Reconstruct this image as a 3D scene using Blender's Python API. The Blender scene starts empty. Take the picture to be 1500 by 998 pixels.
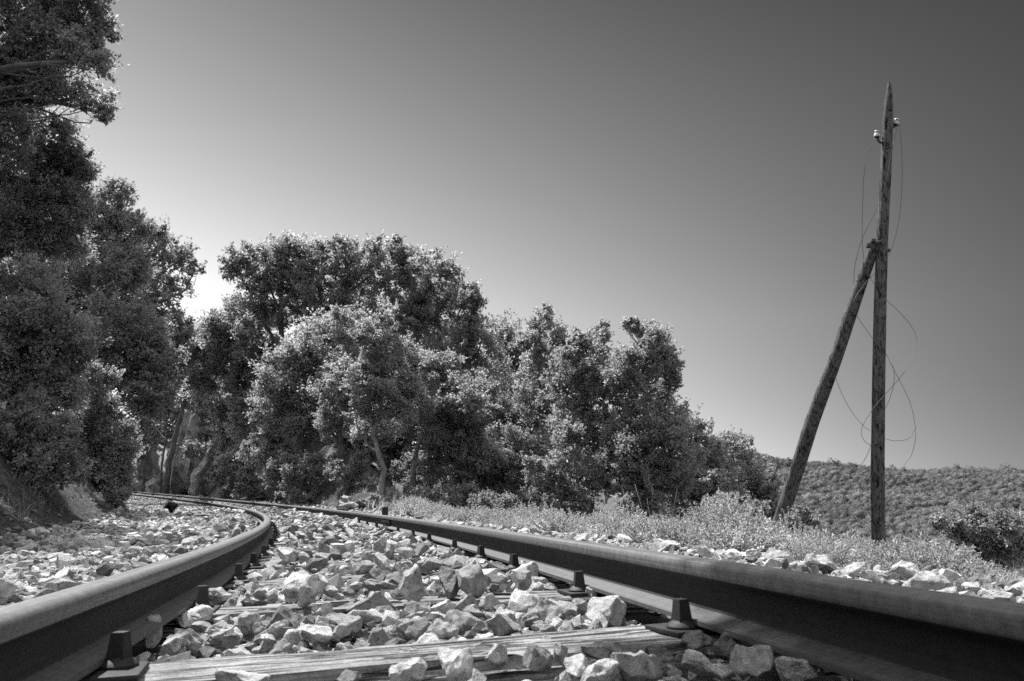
import bpy, bmesh, math
import numpy as np
from mathutils import Vector, Matrix, noise as mnoise

SC = bpy.context.scene
COL = SC.collection
RNG = np.random.default_rng(7)

# ------------------------------------------------------------------ helpers
def tag(o, label=None, cat=None, group=None, kind=None):
    if label: o['label'] = label
    if cat: o['category'] = cat
    if group: o['group'] = group
    if kind: o['kind'] = kind
    return o

def empty(name, loc, rz=0.0):
    o = bpy.data.objects.new(name, None); COL.objects.link(o)
    o.empty_display_size = 0.1
    o.location = loc; o.rotation_euler = (0, 0, rz)
    return o

def make_mesh(name, verts, faces, mats=(), smooth=False, midx=None):
    """verts (N,3); faces = array (M,k) or list of arrays with different k"""
    if isinstance(faces, np.ndarray): faces = [faces]
    faces = [np.asarray(f, dtype=np.int32) for f in faces if len(f)]
    me = bpy.data.meshes.new(name)
    verts = np.asarray(verts, dtype=np.float32)
    me.vertices.add(len(verts)); me.vertices.foreach_set('co', verts.ravel())
    nl = sum(f.size for f in faces); npoly = sum(len(f) for f in faces)
    me.loops.add(nl); me.polygons.add(npoly)
    me.loops.foreach_set('vertex_index', np.concatenate([f.ravel() for f in faces]))
    tot = np.concatenate([np.full(len(f), f.shape[1], dtype=np.int32) for f in faces])
    start = np.concatenate([[0], np.cumsum(tot)[:-1]]).astype(np.int32)
    me.polygons.foreach_set('loop_start', start)
    me.polygons.foreach_set('loop_total', tot)
    if midx is not None: me.polygons.foreach_set('material_index', np.asarray(midx, dtype=np.int32))
    me.polygons.foreach_set('use_smooth', np.full(npoly, bool(smooth)))
    for m in mats: me.materials.append(m)
    me.update(calc_edges=True); me.validate()
    return me

def add_obj(name, me, parent=None, loc=None):
    o = bpy.data.objects.new(name, me); COL.objects.link(o)
    if parent is not None: o.parent = parent
    if loc is not None: o.location = loc
    return o

class MB:
    """collects vertices and faces of several shapes into one mesh"""
    def __init__(s): s.v = []; s.f = {}; s.n = 0
    def add(s, v, f):
        v = np.asarray(v, float); f = np.asarray(f, int)
        s.v.append(v); s.f.setdefault(f.shape[1], []).append(f + s.n); s.n += len(v)
    def mesh(s, name, mats, smooth=False, sharp=None):
        me = make_mesh(name, np.concatenate(s.v), [np.concatenate(x) for x in s.f.values()], mats, smooth)
        if sharp is not None:
            me.polygons.foreach_set('use_smooth', np.ones(len(me.polygons), bool))
            me.set_sharp_from_angle(angle=math.radians(sharp))
        return me

def unit(a): return a / (np.linalg.norm(a, axis=-1, keepdims=True) + 1e-12)

def tube(pts, rad, sides=7, caps=True, wob=0.0, rng=RNG):
    pts = np.asarray(pts, float); n = len(pts); rad = np.broadcast_to(np.asarray(rad, float), (n,))
    t = unit(np.gradient(pts, axis=0))
    ref = np.array([0.31, 0.77, 0.55]) if abs(t[0] @ np.array([0.31, .77, .55])) < .9 else np.array([1., 0, 0])
    a = unit(np.cross(t, ref)); b = np.cross(t, a)
    ang = np.linspace(0, 2*np.pi, sides, endpoint=False)
    rr = rad[:, None] * (1 + wob * rng.normal(size=(n, sides)))
    V = pts[:, None, :] + rr[..., None] * (np.cos(ang)[None, :, None] * a[:, None, :] + np.sin(ang)[None, :, None] * b[:, None, :])
    i = np.arange(n-1)[:, None]; j = np.arange(sides)[None, :]; j2 = (j+1) % sides
    F = np.stack([i*sides+j, i*sides+j2, (i+1)*sides+j2, (i+1)*sides+j], -1).reshape(-1, 4)
    V = V.reshape(-1, 3)
    if caps:
        V = np.concatenate([V, pts[:1], pts[-1:]])
        c0, c1 = n*sides, n*sides+1
        j = np.arange(sides); j2 = (j+1) % sides
        F2 = np.concatenate([np.stack([j2, j, np.full(sides, c0), np.full(sides, c0)], -1),
                             np.stack([(n-1)*sides+j, (n-1)*sides+j2, np.full(sides, c1), np.full(sides, c1)], -1)])
        return V, F, F2[:, :3]
    return V, F, np.zeros((0, 3), int)

def mb_tube(mb, *a, **k):
    V, F, T = tube(*a, **k); n0 = mb.n
    mb.v.append(V); mb.f.setdefault(4, []).append(F + n0)
    if len(T): mb.f.setdefault(3, []).append(T + n0)
    mb.n += len(V)

def spline(pts, n):
    pts = np.asarray(pts, float)
    P = np.concatenate([2*pts[:1]-pts[1:2], pts, 2*pts[-1:]-pts[-2:-1]])
    m = len(pts)-1; u = np.linspace(0, m, n); i = np.minimum(u.astype(int), m-1); t = (u-i)[:, None]
    p0, p1, p2, p3 = P[i], P[i+1], P[i+2], P[i+3]
    return .5*((2*p1)+(-p0+p2)*t+(2*p0-5*p1+4*p2-p3)*t*t+(-p0+3*p1-3*p2+p3)*t**3)

def ico(sub):
    bm = bmesh.new(); bmesh.ops.create_icosphere(bm, subdivisions=sub, radius=1)
    bm.verts.ensure_lookup_table()
    v = np.array([q.co[:] for q in bm.verts]); f = np.array([[q.index for q in p.verts] for p in bm.faces]); bm.free()
    return unit(v), f
ICO = {k: ico(k) for k in (1, 2, 3, 4, 5)}

_g = np.random.default_rng(3)
_NW = [(unit(_g.normal(size=(24, 3))), _g.uniform(0, 6.28, 24), _g.uniform(.6, 1.5, 24)) for _ in range(4)]
def wnoise(P, scale, octs=3, seed=0):
    """cheap vectorised smooth noise, about -1..1"""
    P = np.asarray(P, float) / scale; out = 0; amp = 1; tot = 0
    for o in range(octs):
        k, ph, w = _NW[(o+seed) % 4]
        out = out + amp * np.sin((P @ k.T) * w * 2.0 + ph + seed*1.7).sum(-1) / 4.0
        tot += amp; amp *= .5; P = P * 2.07 + 5.3
    return out / tot
def sstep(a, b, x):
    t = np.clip((x-a)/(b-a), 0, 1); return t*t*(3-2*t)

# ------------------------------------------------------------------ materials (black-and-white photograph: neutral greys)
class NT:
    def __init__(s, name):
        s.m = bpy.data.materials.new(name); s.m.use_nodes = True; s.t = s.m.node_tree
        s.b = s.t.nodes['Principled BSDF']; s.out = s.t.nodes['Material Output']
    def n(s, typ, **kw):
        q = s.t.nodes.new(typ)
        for k, v in kw.items():
            if hasattr(q, k): setattr(q, k, v)
            else: q.inputs[k.replace('_', ' ')].default_value = v
        return q
    def l(s, a, b): s.t.links.new(a, b)
    def coord(s, scale=(1, 1, 1), kind='Object'):
        tc = s.n('ShaderNodeTexCoord'); mp = s.n('ShaderNodeMapping'); mp.inputs['Scale'].default_value = scale
        s.l(tc.outputs[kind], mp.inputs['Vector']); return mp.outputs['Vector']
    def noise(s, vec, scale, detail=6, rough=.6, dist=0):
        q = s.n('ShaderNodeTexNoise'); q.inputs['Scale'].default_value = scale; q.inputs['Detail'].default_value = detail
        q.inputs['Roughness'].default_value = rough; q.inputs['Distortion'].default_value = dist
        s.l(vec, q.inputs['Vector']); return q.outputs['Fac']
    def ramp(s, fac, stops):
        r = s.n('ShaderNodeValToRGB'); e = r.color_ramp.elements
        while len(e) < len(stops): e.new(.5)
        for q, (p, g) in zip(e, stops): q.position = p; q.color = (g, g, g, 1)
        s.l(fac, r.inputs['Fac']); return r.outputs['Color']
    def mul(s, a, b, op='MULTIPLY'):
        q = s.n('ShaderNodeMath', operation=op)
        for i, x in enumerate((a, b)):
            if isinstance(x, (int, float)): q.inputs[i].default_value = x
            else: s.l(x, q.inputs[i])
        return q.outputs[0]
    def bump(s, h, strength, dist):
        q = s.n('ShaderNodeBump'); q.inputs['Strength'].default_value = strength; q.inputs['Distance'].default_value = dist
        s.l(h, q.inputs['Height']); s.l(q.outputs['Normal'], s.b.inputs['Normal'])
    def set(s, rough=.8, spec=.3, metal=0):
        s.b.inputs['Roughness'].default_value = rough; s.b.inputs['Specular IOR Level'].default_value = spec
        s.b.inputs['Metallic'].default_value = metal

def mat_stone(name, lo, hi, dark=.10, scale=1.0, rnd=True, bd=.004):
    """scale: pattern size; stones that are objects of their own have unit-size meshes, so their pattern is about 30 times coarser"""
    t = NT(name); v = t.coord()
    oi = t.n('ShaderNodeObjectInfo'); add = t.n('ShaderNodeVectorMath', operation='ADD')
    cmb = t.n('ShaderNodeCombineXYZ'); t.l(t.mul(oi.outputs['Random'], 37.0), cmb.inputs[0])
    t.l(v, add.inputs[0]); t.l(cmb.outputs[0], add.inputs[1]); v = add.outputs[0]
    c = t.ramp(t.noise(v, 70*scale, 8, .7), [(.28, lo), (.5, (lo+hi)/2), (.72, hi)])
    spots = t.ramp(t.noise(v, 120*scale, 6, .75, .8), [(.34, dark/((lo+hi)/2)), (.44, 1)])
    big = t.ramp(t.noise(v, 30*scale, 4, .6), [(.32, .62), (.6, 1.06)])
    k = t.mul(t.mul(c, spots), big)
    if rnd: k = t.mul(k, t.mul(t.mul(oi.outputs['Random'], .4), .8, 'ADD'))
    else:
        geo = t.n('ShaderNodeNewGeometry'); k = t.mul(k, t.mul(t.mul(geo.outputs['Random Per Island'], .6), .7, 'ADD'))
    t.l(k, t.b.inputs['Base Color']); t.set(.92, .15)
    h = t.mul(t.noise(v, 420*scale, 9, .75), t.mul(t.noise(v, 110*scale, 6, .65), 2.0), 'ADD')
    t.bump(h, 1.0, bd)
    return t.m

def mat_leaf(name, g, trans=.5, var=.35, shine=.12):
    t = NT(name); v = t.coord()
    geo = t.n('ShaderNodeNewGeometry')
    r = t.mul(t.mul(geo.outputs['Random Per Island'], 2*var), 1-var, 'ADD')
    big = t.ramp(t.noise(v, .045 if name == 'far_wood' else 1.3, 4, .6), [(.3, .6), (.7, 1.4)])
    c = t.mul(t.mul(r, big), g)
    t.l(c, t.b.inputs['Base Color']); t.set(.5, shine*3)
    tr = t.n('ShaderNodeBsdfTranslucent'); t.l(t.mul(c, 2.0), tr.inputs['Color'])
    mx = t.n('ShaderNodeMixShader'); mx.inputs[0].default_value = trans*.8
    t.l(t.b.outputs[0], mx.inputs[1]); t.l(tr.outputs[0], mx.inputs[2]); t.l(mx.outputs[0], t.out.inputs['Surface'])
    return t.m

def mat_bark(name, g, sx=14, sz=3, bumpd=.02):
    t = NT(name); v = t.coord((sx, sx, sz))
    c = t.ramp(t.noise(v, 1, 8, .7, .4), [(.3, g*.45), (.55, g), (.75, g*1.5)])
    p = t.ramp(t.noise(t.coord(), 2.2, 4, .6), [(.35, .7), (.65, 1.25)])
    t.l(t.mul(c, p), t.b.inputs['Base Color']); t.set(.92, .15)
    t.bump(t.noise(v, 1.2, 9, .75, .5), .9, bumpd)
    return t.m

def mat_timber(name, g, along, cross, crack=.35, bumpd=.004):
    """weathered sawn or hewn wood, grain along local X when along is small in X"""
    t = NT(name); v = t.coord(cross)
    fine = t.noise(v, 1, 10, .75, .3)
    c = t.ramp(fine, [(.32, g*.35), (.5, g), (.68, g*1.6)])
    v2 = t.coord(along)
    cr = t.noise(v2, 1, 6, .6, .25)
    crk = t.ramp(cr, [(.36, .10), (.42, 1)])
    blot = t.ramp(t.noise(t.coord(), 9, 5, .65), [(.32, .7), (.66, 1.12)])
    lines = t.mul(t.noise(t.coord(tuple(q*.7 for q in along)), 1, 5, .55, .3), .5, 'SUBTRACT'); lines = t.ramp(t.mul(lines, 0, 'ABSOLUTE'), [(.004, .15), (.022, 1)])
    crk = t.mul(crk, lines)
    mott = t.ramp(t.noise(t.coord(), 150, 7, .75), [(.3, .6), (.62, 1.2)])
    t.l(t.mul(t.mul(t.mul(c, crk), blot), mott), t.b.inputs['Base Color']); t.set(.9, .15)
    t.bump(t.mul(t.mul(fine, .6), t.mul(crk, 1.1), 'ADD'), .9, bumpd)
    return t.m

def mat_plain(name, g, rough=.8, spec=.3, metal=0, var=.3, scale=20, bumpd=.0, bs=80):
    t = NT(name); v = t.coord()
    c = t.ramp(t.noise(v, scale, 6, .6), [(.3, g*(1-var)), (.7, g*(1+var))])
    t.l(c, t.b.inputs['Base Color']); t.set(rough, spec, metal)
    if bumpd: t.bump(t.noise(v, bs, 7, .7), .7, bumpd)
    return t.m

M = {}
M['stone'] = mat_stone('limestone_ballast', .33, .64, .09, 1/32)
M['stone_dark'] = mat_stone('grey_ballast', .13, .28, .05, 1/32)
M['stone_mid'] = mat_stone('mid_ballast', .22, .44, .07, 1/32)
M['rock'] = mat_stone('outcrop_rock', .24, .50, .06, .03, False, .05)
M['rock_dark'] = mat_stone('dark_rock', .03, .06, .02, .1, False, .02)
M['leaf'] = mat_leaf('oak_leaf', .225, .6)
M['leaf_back'] = mat_leaf('oak_leaf_translucent', .205, .75, .4, .08)
M['leaf_bank'] = mat_leaf('bank_leaf_lightened', .30, .7, .4, .06)  # leaf tone raised in place of sunlight that trees block from the bank
M['leaf_light'] = mat_leaf('oak_leaf_pale', .215, .65)
M['leaf_dark'] = mat_leaf('oak_leaf_deep', .225, .5)
M['leaf_bush'] = mat_leaf('bush_leaf', .21, .55)
M['herb'] = mat_leaf('herb_leaf', .29, .55, var=.4, shine=.05)
M['grass'] = mat_leaf('dry_grass_blade', .30, .5, var=.5, shine=.05)
M['litter'] = mat_leaf('dead_leaf', .15, .2, .5, .03)
M['far_leaf'] = mat_leaf('far_wood', .105, .3, var=.3, shine=.02)
M['bark'] = mat_bark('oak_bark', .12)
M['bark_light'] = mat_bark('pale_bark', .26)
M['pole'] = mat_timber('weathered_pole_wood', .115, (22, 22, .55), (90, 90, 2.2), bumpd=.012)
M['sleeper'] = mat_timber('sleeper_wood', .23, (2.2, 42, 42), (9, 150, 150), bumpd=.006)
M['iron'] = mat_plain('dark_iron', .010, .62, .4, .0, .5, 90, .0015, 160)
M['iron_hook'] = mat_plain('hook_iron', .03, .6, .4)
M['porcelain'] = mat_plain('porcelain', .32, .25, .5, 0, .12, 30)
M['wire'] = mat_plain('wire_metal', .07, .5, .5, .5)
M['stub'] = mat_plain('tarred_timber', .03, .85, .2, 0, .5, 30, .004, 60)

def mat_rail():
    ms = []
    for nm, lo, hi, rough, metal in (('rail_web_rust', .007, .020, .75, 0), ('rail_running_surface', .08, .185, .42, .25), ('rail_foot_rust', .045, .095, .6, 0)):
        t = NT(nm); tc = t.n('ShaderNodeUVMap'); mp = t.n('ShaderNodeMapping')
        mp.inputs['Scale'].default_value = (.8, 160, 1); t.l(tc.outputs[0], mp.inputs[0])
        st = t.noise(mp.outputs[0], 1, 6, .6)
        v = t.coord(); sp = t.noise(v, 55, 7, .7)
        c = t.ramp(t.mul(t.mul(st, .55), t.mul(sp, .45), 'ADD'), [(.40, lo), (.60, hi)])
        t.l(c, t.b.inputs['Base Color']); t.set(rough, .45, metal)
        t.bump(t.noise(v, 240, 6, .7), .25, .0012)
        ms.append(t.m)
    return ms
M['rail'] = mat_rail()

# ------------------------------------------------------------------ camera and track geometry (fitted to the photograph's perspective)
F = 1168.48
PIT0, ROLL0 = 0.2435006, 0.0714269
PIT, ROLL = PIT0 - 0.0195, ROLL0 - 0.035
def basis(p, r):
    R0 = np.array([1., 0, 0]); fw = np.array([0, math.cos(p), math.sin(p)]); U0 = np.array([0, -math.sin(p), math.cos(p)])
    return np.stack([R0*math.cos(r)+U0*math.sin(r), fw, -R0*math.sin(r)+U0*math.cos(r)])   # rows: right, forward, up
B0, B1 = basis(PIT0, ROLL0), basis(PIT, ROLL)
def f2w(P): return (np.asarray(P) @ B0.T) @ B1
RIGHT, FWD, UP = B1
def at(px, py, D):
    return D*(FWD + RIGHT*(px-750)/F - UP*(py-499)/F)
def to_px(P):
    c = np.asarray(P) @ B1.T
    return 750+F*c[..., 0]/c[..., 1], 499-F*c[..., 2]/c[..., 1], c[..., 1]

G = .95; HR = .1017
H0, X0, TH0, K0, K1, K2, GR, CANT = .09310707, .11731434, .15904282, .01844011, -.00059801, 1.594967e-05, .02320096, .09948936
S = np.concatenate([np.arange(-40, -3, .5), np.arange(-3, 6, .02), np.arange(6, 52, .1), np.arange(52, 130, 1.)])
def _track():
    se = np.clip(S, -4, 52)
    th = TH0+K0*se+K1*se**2/2+K2*se**3/6
    dx, dy = -np.sin(th), np.cos(th)
    X = np.concatenate([[0], np.cumsum((dx[1:]+dx[:-1])/2*np.diff(S))]); Y = np.concatenate([[0], np.cumsum((dy[1:]+dy[:-1])/2*np.diff(S))])
    i0 = np.argmin(abs(S)); X += X0-X[i0]; Y -= Y[i0]; Z = -H0+GR*S
    N = np.stack([np.cos(th)*math.cos(CANT), np.sin(th)*math.cos(CANT), np.full_like(th, math.sin(CANT))], 1)
    T = unit(np.stack([dx, dy, np.full_like(dx, GR)], 1)); Uv = np.cross(N, T)
    return f2w(np.stack([X, Y, Z], 1)), f2w(N), f2w(T), f2w(Uv)
TP, TN, TT, TU = _track()
def interp(A, s): return np.stack([np.interp(s, S, A[:, i]) for i in range(3)], -1)
def tpt(s, u, v):
    s = np.asarray(s, float); u = np.asarray(u, float)[..., None]; v = np.asarray(v, float)[..., None]
    return interp(TP, s)+interp(TN, s)*u+interp(TU, s)*v
def near_track(x, y):
    """arc position and signed lateral distance (right positive)"""
    x = np.asarray(x, float).ravel(); y = np.asarray(y, float).ravel()
    s = np.empty_like(x); d = np.empty_like(x); sub = TP[::2, :2]
    for a in range(0, len(x), 4000):
        xx, yy = x[a:a+4000], y[a:a+4000]
        D2 = (xx[:, None]-sub[None, :, 0])**2+(yy[:, None]-sub[None, :, 1])**2
        i = D2.argmin(1)*2
        dx = xx-TP[i, 0]; dy = yy-TP[i, 1]
        al = dx*TT[i, 0]+dy*TT[i, 1]
        s[a:a+4000] = S[i]+al
        nn = TN[i, :2]/np.linalg.norm(TN[i, :2], axis=1, keepdims=True)
        lat = dx*nn[:, 0]+dy*nn[:, 1]
        d[a:a+4000] = np.where(abs(al) > 3, np.sign(lat)*np.sqrt(D2.min(1)), lat)
    return s, d

def zground(x, y, rough=True):
    shp = np.shape(x); x = np.asarray(x, float).ravel(); y = np.asarray(y, float).ravel()
    s, d = near_track(x, y)
    sc = np.clip(s, -8, 60)
    P = interp(TP, sc); N = interp(TN, sc)
    zt = P[:, 2]-HR-.050+np.clip(d, -1.7, 1.7)*N[:, 2]
    XY = np.stack([x, y, np.zeros_like(x)], 1)
    n1 = wnoise(XY, 1.6, 3, 0); n2 = wnoise(XY, .35, 3, 1); n3 = wnoise(XY, 9, 3, 2)
    tl = np.maximum(-d-2.05-.2*n1-.2*n3, 0)
    left = .70*np.minimum(tl, 5.)+.42*np.clip(tl-5., 0, 16)+.12*np.clip(tl-21, 0, 60)
    left = left*sstep(0, 1.2, tl+.001)
    # right hand side: cutting bank further on, open slope into the valley nearer by
    az = np.degrees(np.arctan2(x, y))
    f = sstep(8., 15., s+.4*n3)*(1-sstep(75, 110, s))*(1-sstep(-16., -4., az+1.5*n3))
    tr = np.maximum(d-1.5-.15*n1, 0)
    bankR = (1.2*np.minimum(tr, 1.5)+.46*np.clip(tr-1.5, 0, 4)+.25*np.clip(tr-5.5, 0, 11)+.05*np.clip(tr-16, 0, 30))*sstep(0, .8, tr+.001)
    cut = sstep(19, 26, s)*(1-sstep(60, 75, s))
    bankR = bankR*(1-cut)+cut*np.minimum(1.9*np.maximum(tr-.9, 0)+.10*tr, 3.0+.35*n3+.28*np.maximum(tr-2.4, 0))
    openR = -.15*sstep(1.3, 2.6, d)-.065*np.clip(d-2.2, 0, 6)-.16*np.clip(d-8.5, 0, 8)-.40*np.clip(d-14, 0, 60)
    R = np.hypot(x, y)
    down = .40*np.clip(d-34, 0, 70)*f
    right = f*bankR+(1-f)*openR-down
    z = zt+np.where(d < 0, left, right)
    amp = sstep(1.2, 3.2, abs(d))
    if rough:
        z = z+amp*(.05*n1+.025*n2)+sstep(6, 12, abs(d))*.15*n3
        bank = np.where(d < 0, sstep(.3, 1.5, tl), f*sstep(.2, 1.2, tr))
        z = z+bank*(.12*n1+.07*n2+.16*abs(n2)*n1)+np.where(d > 0, cut, 0)*bank*(.30*n1+.18*abs(n2)-.1*n2)
    # opposite hillside across the valley
    ridge = 31+7*sstep(24, 12, az)+.8*np.sin(az*.9)
    hill = -26+(ridge+26)*sstep(95, 470, R)**.85+wnoise(XY, 60, 3, 3)*3*sstep(100, 200, R)
    wgt = sstep(70, 120, R)*np.where(d > 0, 1, 0)
    z = z*(1-wgt)+hill*wgt
    return z.reshape(shp) if shp else float(z[0])
def gpt(px, D, dz=0):
    p = at(px, 700, D); return np.array([p[0], p[1], zground(p[0], p[1])+dz])

cam = bpy.data.objects.new('camera', bpy.data.cameras.new('camera')); COL.objects.link(cam); SC.camera = cam
cam.data.sensor_width = 36; cam.data.lens = F/1500*36; cam.data.clip_start = .02; cam.data.clip_end = 4000
cam.matrix_world = Matrix(np.stack([np.append(RIGHT, 0), np.append(UP, 0), np.append(-FWD, 0), [0, 0, 0, 1]], 1).tolist())
cam.data.dof.use_dof = True; cam.data.dof.focus_distance = 3.2; cam.data.dof.aperture_fstop = 11

# ------------------------------------------------------------------ light
SUN_AZ, SUN_EL = math.radians(-50), math.radians(58)
sdir = Vector((math.sin(SUN_AZ)*math.cos(SUN_EL), math.cos(SUN_AZ)*math.cos(SUN_EL), math.sin(SUN_EL)))
sun = bpy.data.objects.new('sun', bpy.data.lights.new('sun', 'SUN')); COL.objects.link(sun)
sun.data.energy = 5.0; sun.data.angle = math.radians(.53); sun.data.color = (1, 1, 1)
sun.rotation_euler = sdir.to_track_quat('Z', 'Y').to_euler()
W = bpy.data.worlds.new('World'); SC.world = W; W.use_nodes = True
nt = W.node_tree; bg = nt.nodes['Background']
sky = nt.nodes.new('ShaderNodeTexSky'); sky.sky_type = 'NISHITA'; sky.sun_disc = False
sky.sun_elevation = SUN_EL; sky.sun_rotation = SUN_AZ; sky.air_density = 1.6; sky.dust_density = .3; sky.ozone_density = 1.0; sky.altitude = 900
sep = nt.nodes.new('ShaderNodeSeparateColor'); nt.links.new(sky.outputs[0], sep.inputs[0])     # red-filtered black-and-white film
def wmath(op, x, y):
    q = nt.nodes.new('ShaderNodeMath'); q.operation = op
    for i, v in enumerate((x, y)):
        if isinstance(v, (int, float)): q.inputs[i].default_value = v
        else: nt.links.new(v, q.inputs[i])
    return q.outputs[0]
red = wmath('POWER', sep.outputs[0], 1.9)
# polarised skylight as a polarising filter shows it: darkest at right angles to the sun; darker again overhead (graduated filter)
tcw = nt.nodes.new('ShaderNodeTexCoord'); dot = nt.nodes.new('ShaderNodeVectorMath'); dot.operation = 'DOT_PRODUCT'
nt.links.new(tcw.outputs['Generated'], dot.inputs[0]); dot.inputs[1].default_value = sdir
c2 = wmath('MULTIPLY', dot.outputs['Value'], dot.outputs['Value'])
dop = wmath('DIVIDE', wmath('SUBTRACT', 1.0, c2), wmath('ADD', 1.0, c2))
pol = wmath('SUBTRACT', 1.0, wmath('MULTIPLY', dop, .95))
sz = nt.nodes.new('ShaderNodeSeparateXYZ'); nt.links.new(tcw.outputs['Generated'], sz.inputs[0])
mr = nt.nodes.new('ShaderNodeMapRange'); mr.inputs[1].default_value = .25; mr.inputs[2].default_value = .62; mr.inputs[3].default_value = 1; mr.inputs[4].default_value = .32
nt.links.new(sz.outputs[2], mr.inputs[0])
fin = wmath('MULTIPLY', wmath('MULTIPLY', red, pol), wmath('MULTIPLY', mr.outputs[0], .70))
# fill light added to the sky overhead and behind the camera
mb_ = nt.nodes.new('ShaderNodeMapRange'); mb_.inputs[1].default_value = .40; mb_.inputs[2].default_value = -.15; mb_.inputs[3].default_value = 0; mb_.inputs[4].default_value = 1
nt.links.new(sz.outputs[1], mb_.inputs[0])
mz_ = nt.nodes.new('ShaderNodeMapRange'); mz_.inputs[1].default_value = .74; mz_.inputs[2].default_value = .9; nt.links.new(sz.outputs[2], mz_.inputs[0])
sky_fill = wmath('MAXIMUM', mb_.outputs[0], mz_.outputs[0])
fin = wmath('ADD', wmath('MULTIPLY', fin, wmath('SUBTRACT', 1.0, sky_fill)), wmath('MULTIPLY', sky_fill, 6.4))
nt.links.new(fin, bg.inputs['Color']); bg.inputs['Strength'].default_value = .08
SC.view_settings.view_transform = 'Standard'; SC.view_settings.look = 'None'; SC.view_settings.exposure = 1.05; SC.view_settings.gamma = 1
SC.view_settings.use_curve_mapping = False
SC.cycles.max_bounces = 8; SC.cycles.diffuse_bounces = 4; SC.cycles.transmission_bounces = 5; SC.cycles.transparent_max_bounces = 4; SC.cycles.glossy_bounces = 2
SC.cycles.use_denoising = False
SC.cycles.caustics_reflective = False; SC.cycles.caustics_refractive = False

# ------------------------------------------------------------------ ground: one sheet to the horizon
def build_ground():
    ang = np.radians(np.concatenate([np.arange(-180, -60, 3.), np.arange(-60, 60, .3), np.arange(60, 180, 3.)]))
    rad = np.concatenate([[.05], .25*1.028**np.arange(0, 310)]); rad = rad[rad < 1300]
    A, R = np.meshgrid(ang, rad); X = R*np.sin(A); Y = R*np.cos(A)
    Z = zground(X, Y)
    nr, na = X.shape
    V = np.stack([X, Y, Z], -1).reshape(-1, 3)
    i = np.arange(nr-1)[:, None]; j = np.arange(na)[None, :]; j2 = (j+1) % na
    Fq = np.stack([i*na+j, i*na+j2, (i+1)*na+j2, (i+1)*na+j], -1).reshape(-1, 4)
    t = NT('stony_earth'); v = t.coord()
    a = t.ramp(t.noise(v, 7, 9, .7), [(.3, .045), (.5, .10), (.7, .19)])
    b = t.ramp(t.noise(v, .8, 5, .6), [(.35, .65), (.65, 1.15)])
    c = t.ramp(t.noise(v, 45, 6, .75), [(.3, .5), (.6, 1.2)])
    geo = t.n('ShaderNodeNewGeometry'); sp = t.n('ShaderNodeSeparateXYZ'); t.l(geo.outputs['True Normal'], sp.inputs[0])
    steep = t.ramp(sp.outputs[2], [(.42, 1), (.62, 0)])
    rk = t.ramp(t.noise(t.coord((1, 1, .5)), 2.6, 9, .72, .8), [(.3, .06), (.5, .22), (.7, .42)])
    mxc = t.n('ShaderNodeMix', data_type='FLOAT'); t.l(steep, mxc.inputs[0]); t.l(t.mul(t.mul(a, b), c), mxc.inputs[2]); t.l(rk, mxc.inputs[3])
    t.l(mxc.outputs[0], t.b.inputs['Base Color']); t.set(.95, .1)
    t.bump(t.mul(t.noise(v, 14, 9, .75), t.noise(v, 60, 6, .7), 'ADD'), .9, .05)
    me = make_mesh('ground', V, Fq[:, ::-1], [t.m], True)
    o = add_obj('ground', me); tag(o, kind='structure')
build_ground()

# ------------------------------------------------------------------ rails
RPROF = [(-.050, -HR), (.050, -HR), (.050, -HR+.008), (.030, -HR+.013), (.013, -HR+.019), (.0075, -HR+.030), (.0065, -.060), (.0085, -.042), (.014, -.034),
         (.026, -.029), (.028, -.026), (.0278, -.010), (.0255, -.0045), (.0200, -.0012), (.010, 0)]
RPROF = RPROF + [(-u, v) for u, v in RPROF[:1:-1]]
RPROF = np.array(RPROF)
def rail_mat_of(i):
    (u0, v0), (u1, v1) = RPROF[i], RPROF[(i+1) % len(RPROF)]
    v = (v0+v1)/2
    if v > -.0275 and abs(v) < .0275: return 1
    if v < -HR+.022: return 2
    return 0
def build_rail(side, label):
    ss = np.concatenate([np.arange(-3, 6, .06), np.arange(6, 50, .25)])
    n = len(RPROF); c = side*(G/2+.028)
    V = np.stack([tpt(ss, np.full_like(ss, c+u), np.full_like(ss, v)) for u, v in RPROF], 1)
    i = np.arange(len(ss)-1)[:, None]; j = np.arange(n)[None, :]; j2 = (j+1) % n
    Fq = np.stack([i*n+j, i*n+j2, (i+1)*n+j2, (i+1)*n+j], -1).reshape(-1, 4)
    mi = np.tile([rail_mat_of(k) for k in range(n)], len(ss)-1)
    per = np.concatenate([[0], np.cumsum(np.linalg.norm(np.diff(np.vstack([RPROF, RPROF[:1]]), axis=0), axis=1))])
    base = tpt(2., c, -HR)
    root = empty('rail', base); tag(root, label, 'rail', 'steel rails of the narrow gauge track')
    me = make_mesh('rail_bar', V.reshape(-1, 3)-base, Fq, M['rail'], True, mi)
    uv = me.uv_layers.new(name='UVMap')
    si = ss[np.repeat(np.arange(len(ss)-1), n)]; s2 = ss[np.repeat(np.arange(len(ss)-1)+1, n)]
    p0 = np.tile(per[:-1], len(ss)-1); p1 = np.tile(per[1:], len(ss)-1)
    uvs = np.stack([np.stack([si, p0], 1), np.stack([si, p1], 1), np.stack([s2, p1], 1), np.stack([s2, p0], 1)], 1)
    uv.data.foreach_set('uv', uvs.astype(np.float32).ravel())
    me.set_sharp_from_angle(angle=math.radians(40))
    add_obj('rail_bar', me, root)
    return root, base
rail_r, base_r = build_rail(1, 'dark steel rail sweeping in from the lower right corner to the far bend')
rail_l, base_l = build_rail(-1, 'left steel rail of the track, doubling back at its sharp bend')

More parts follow.
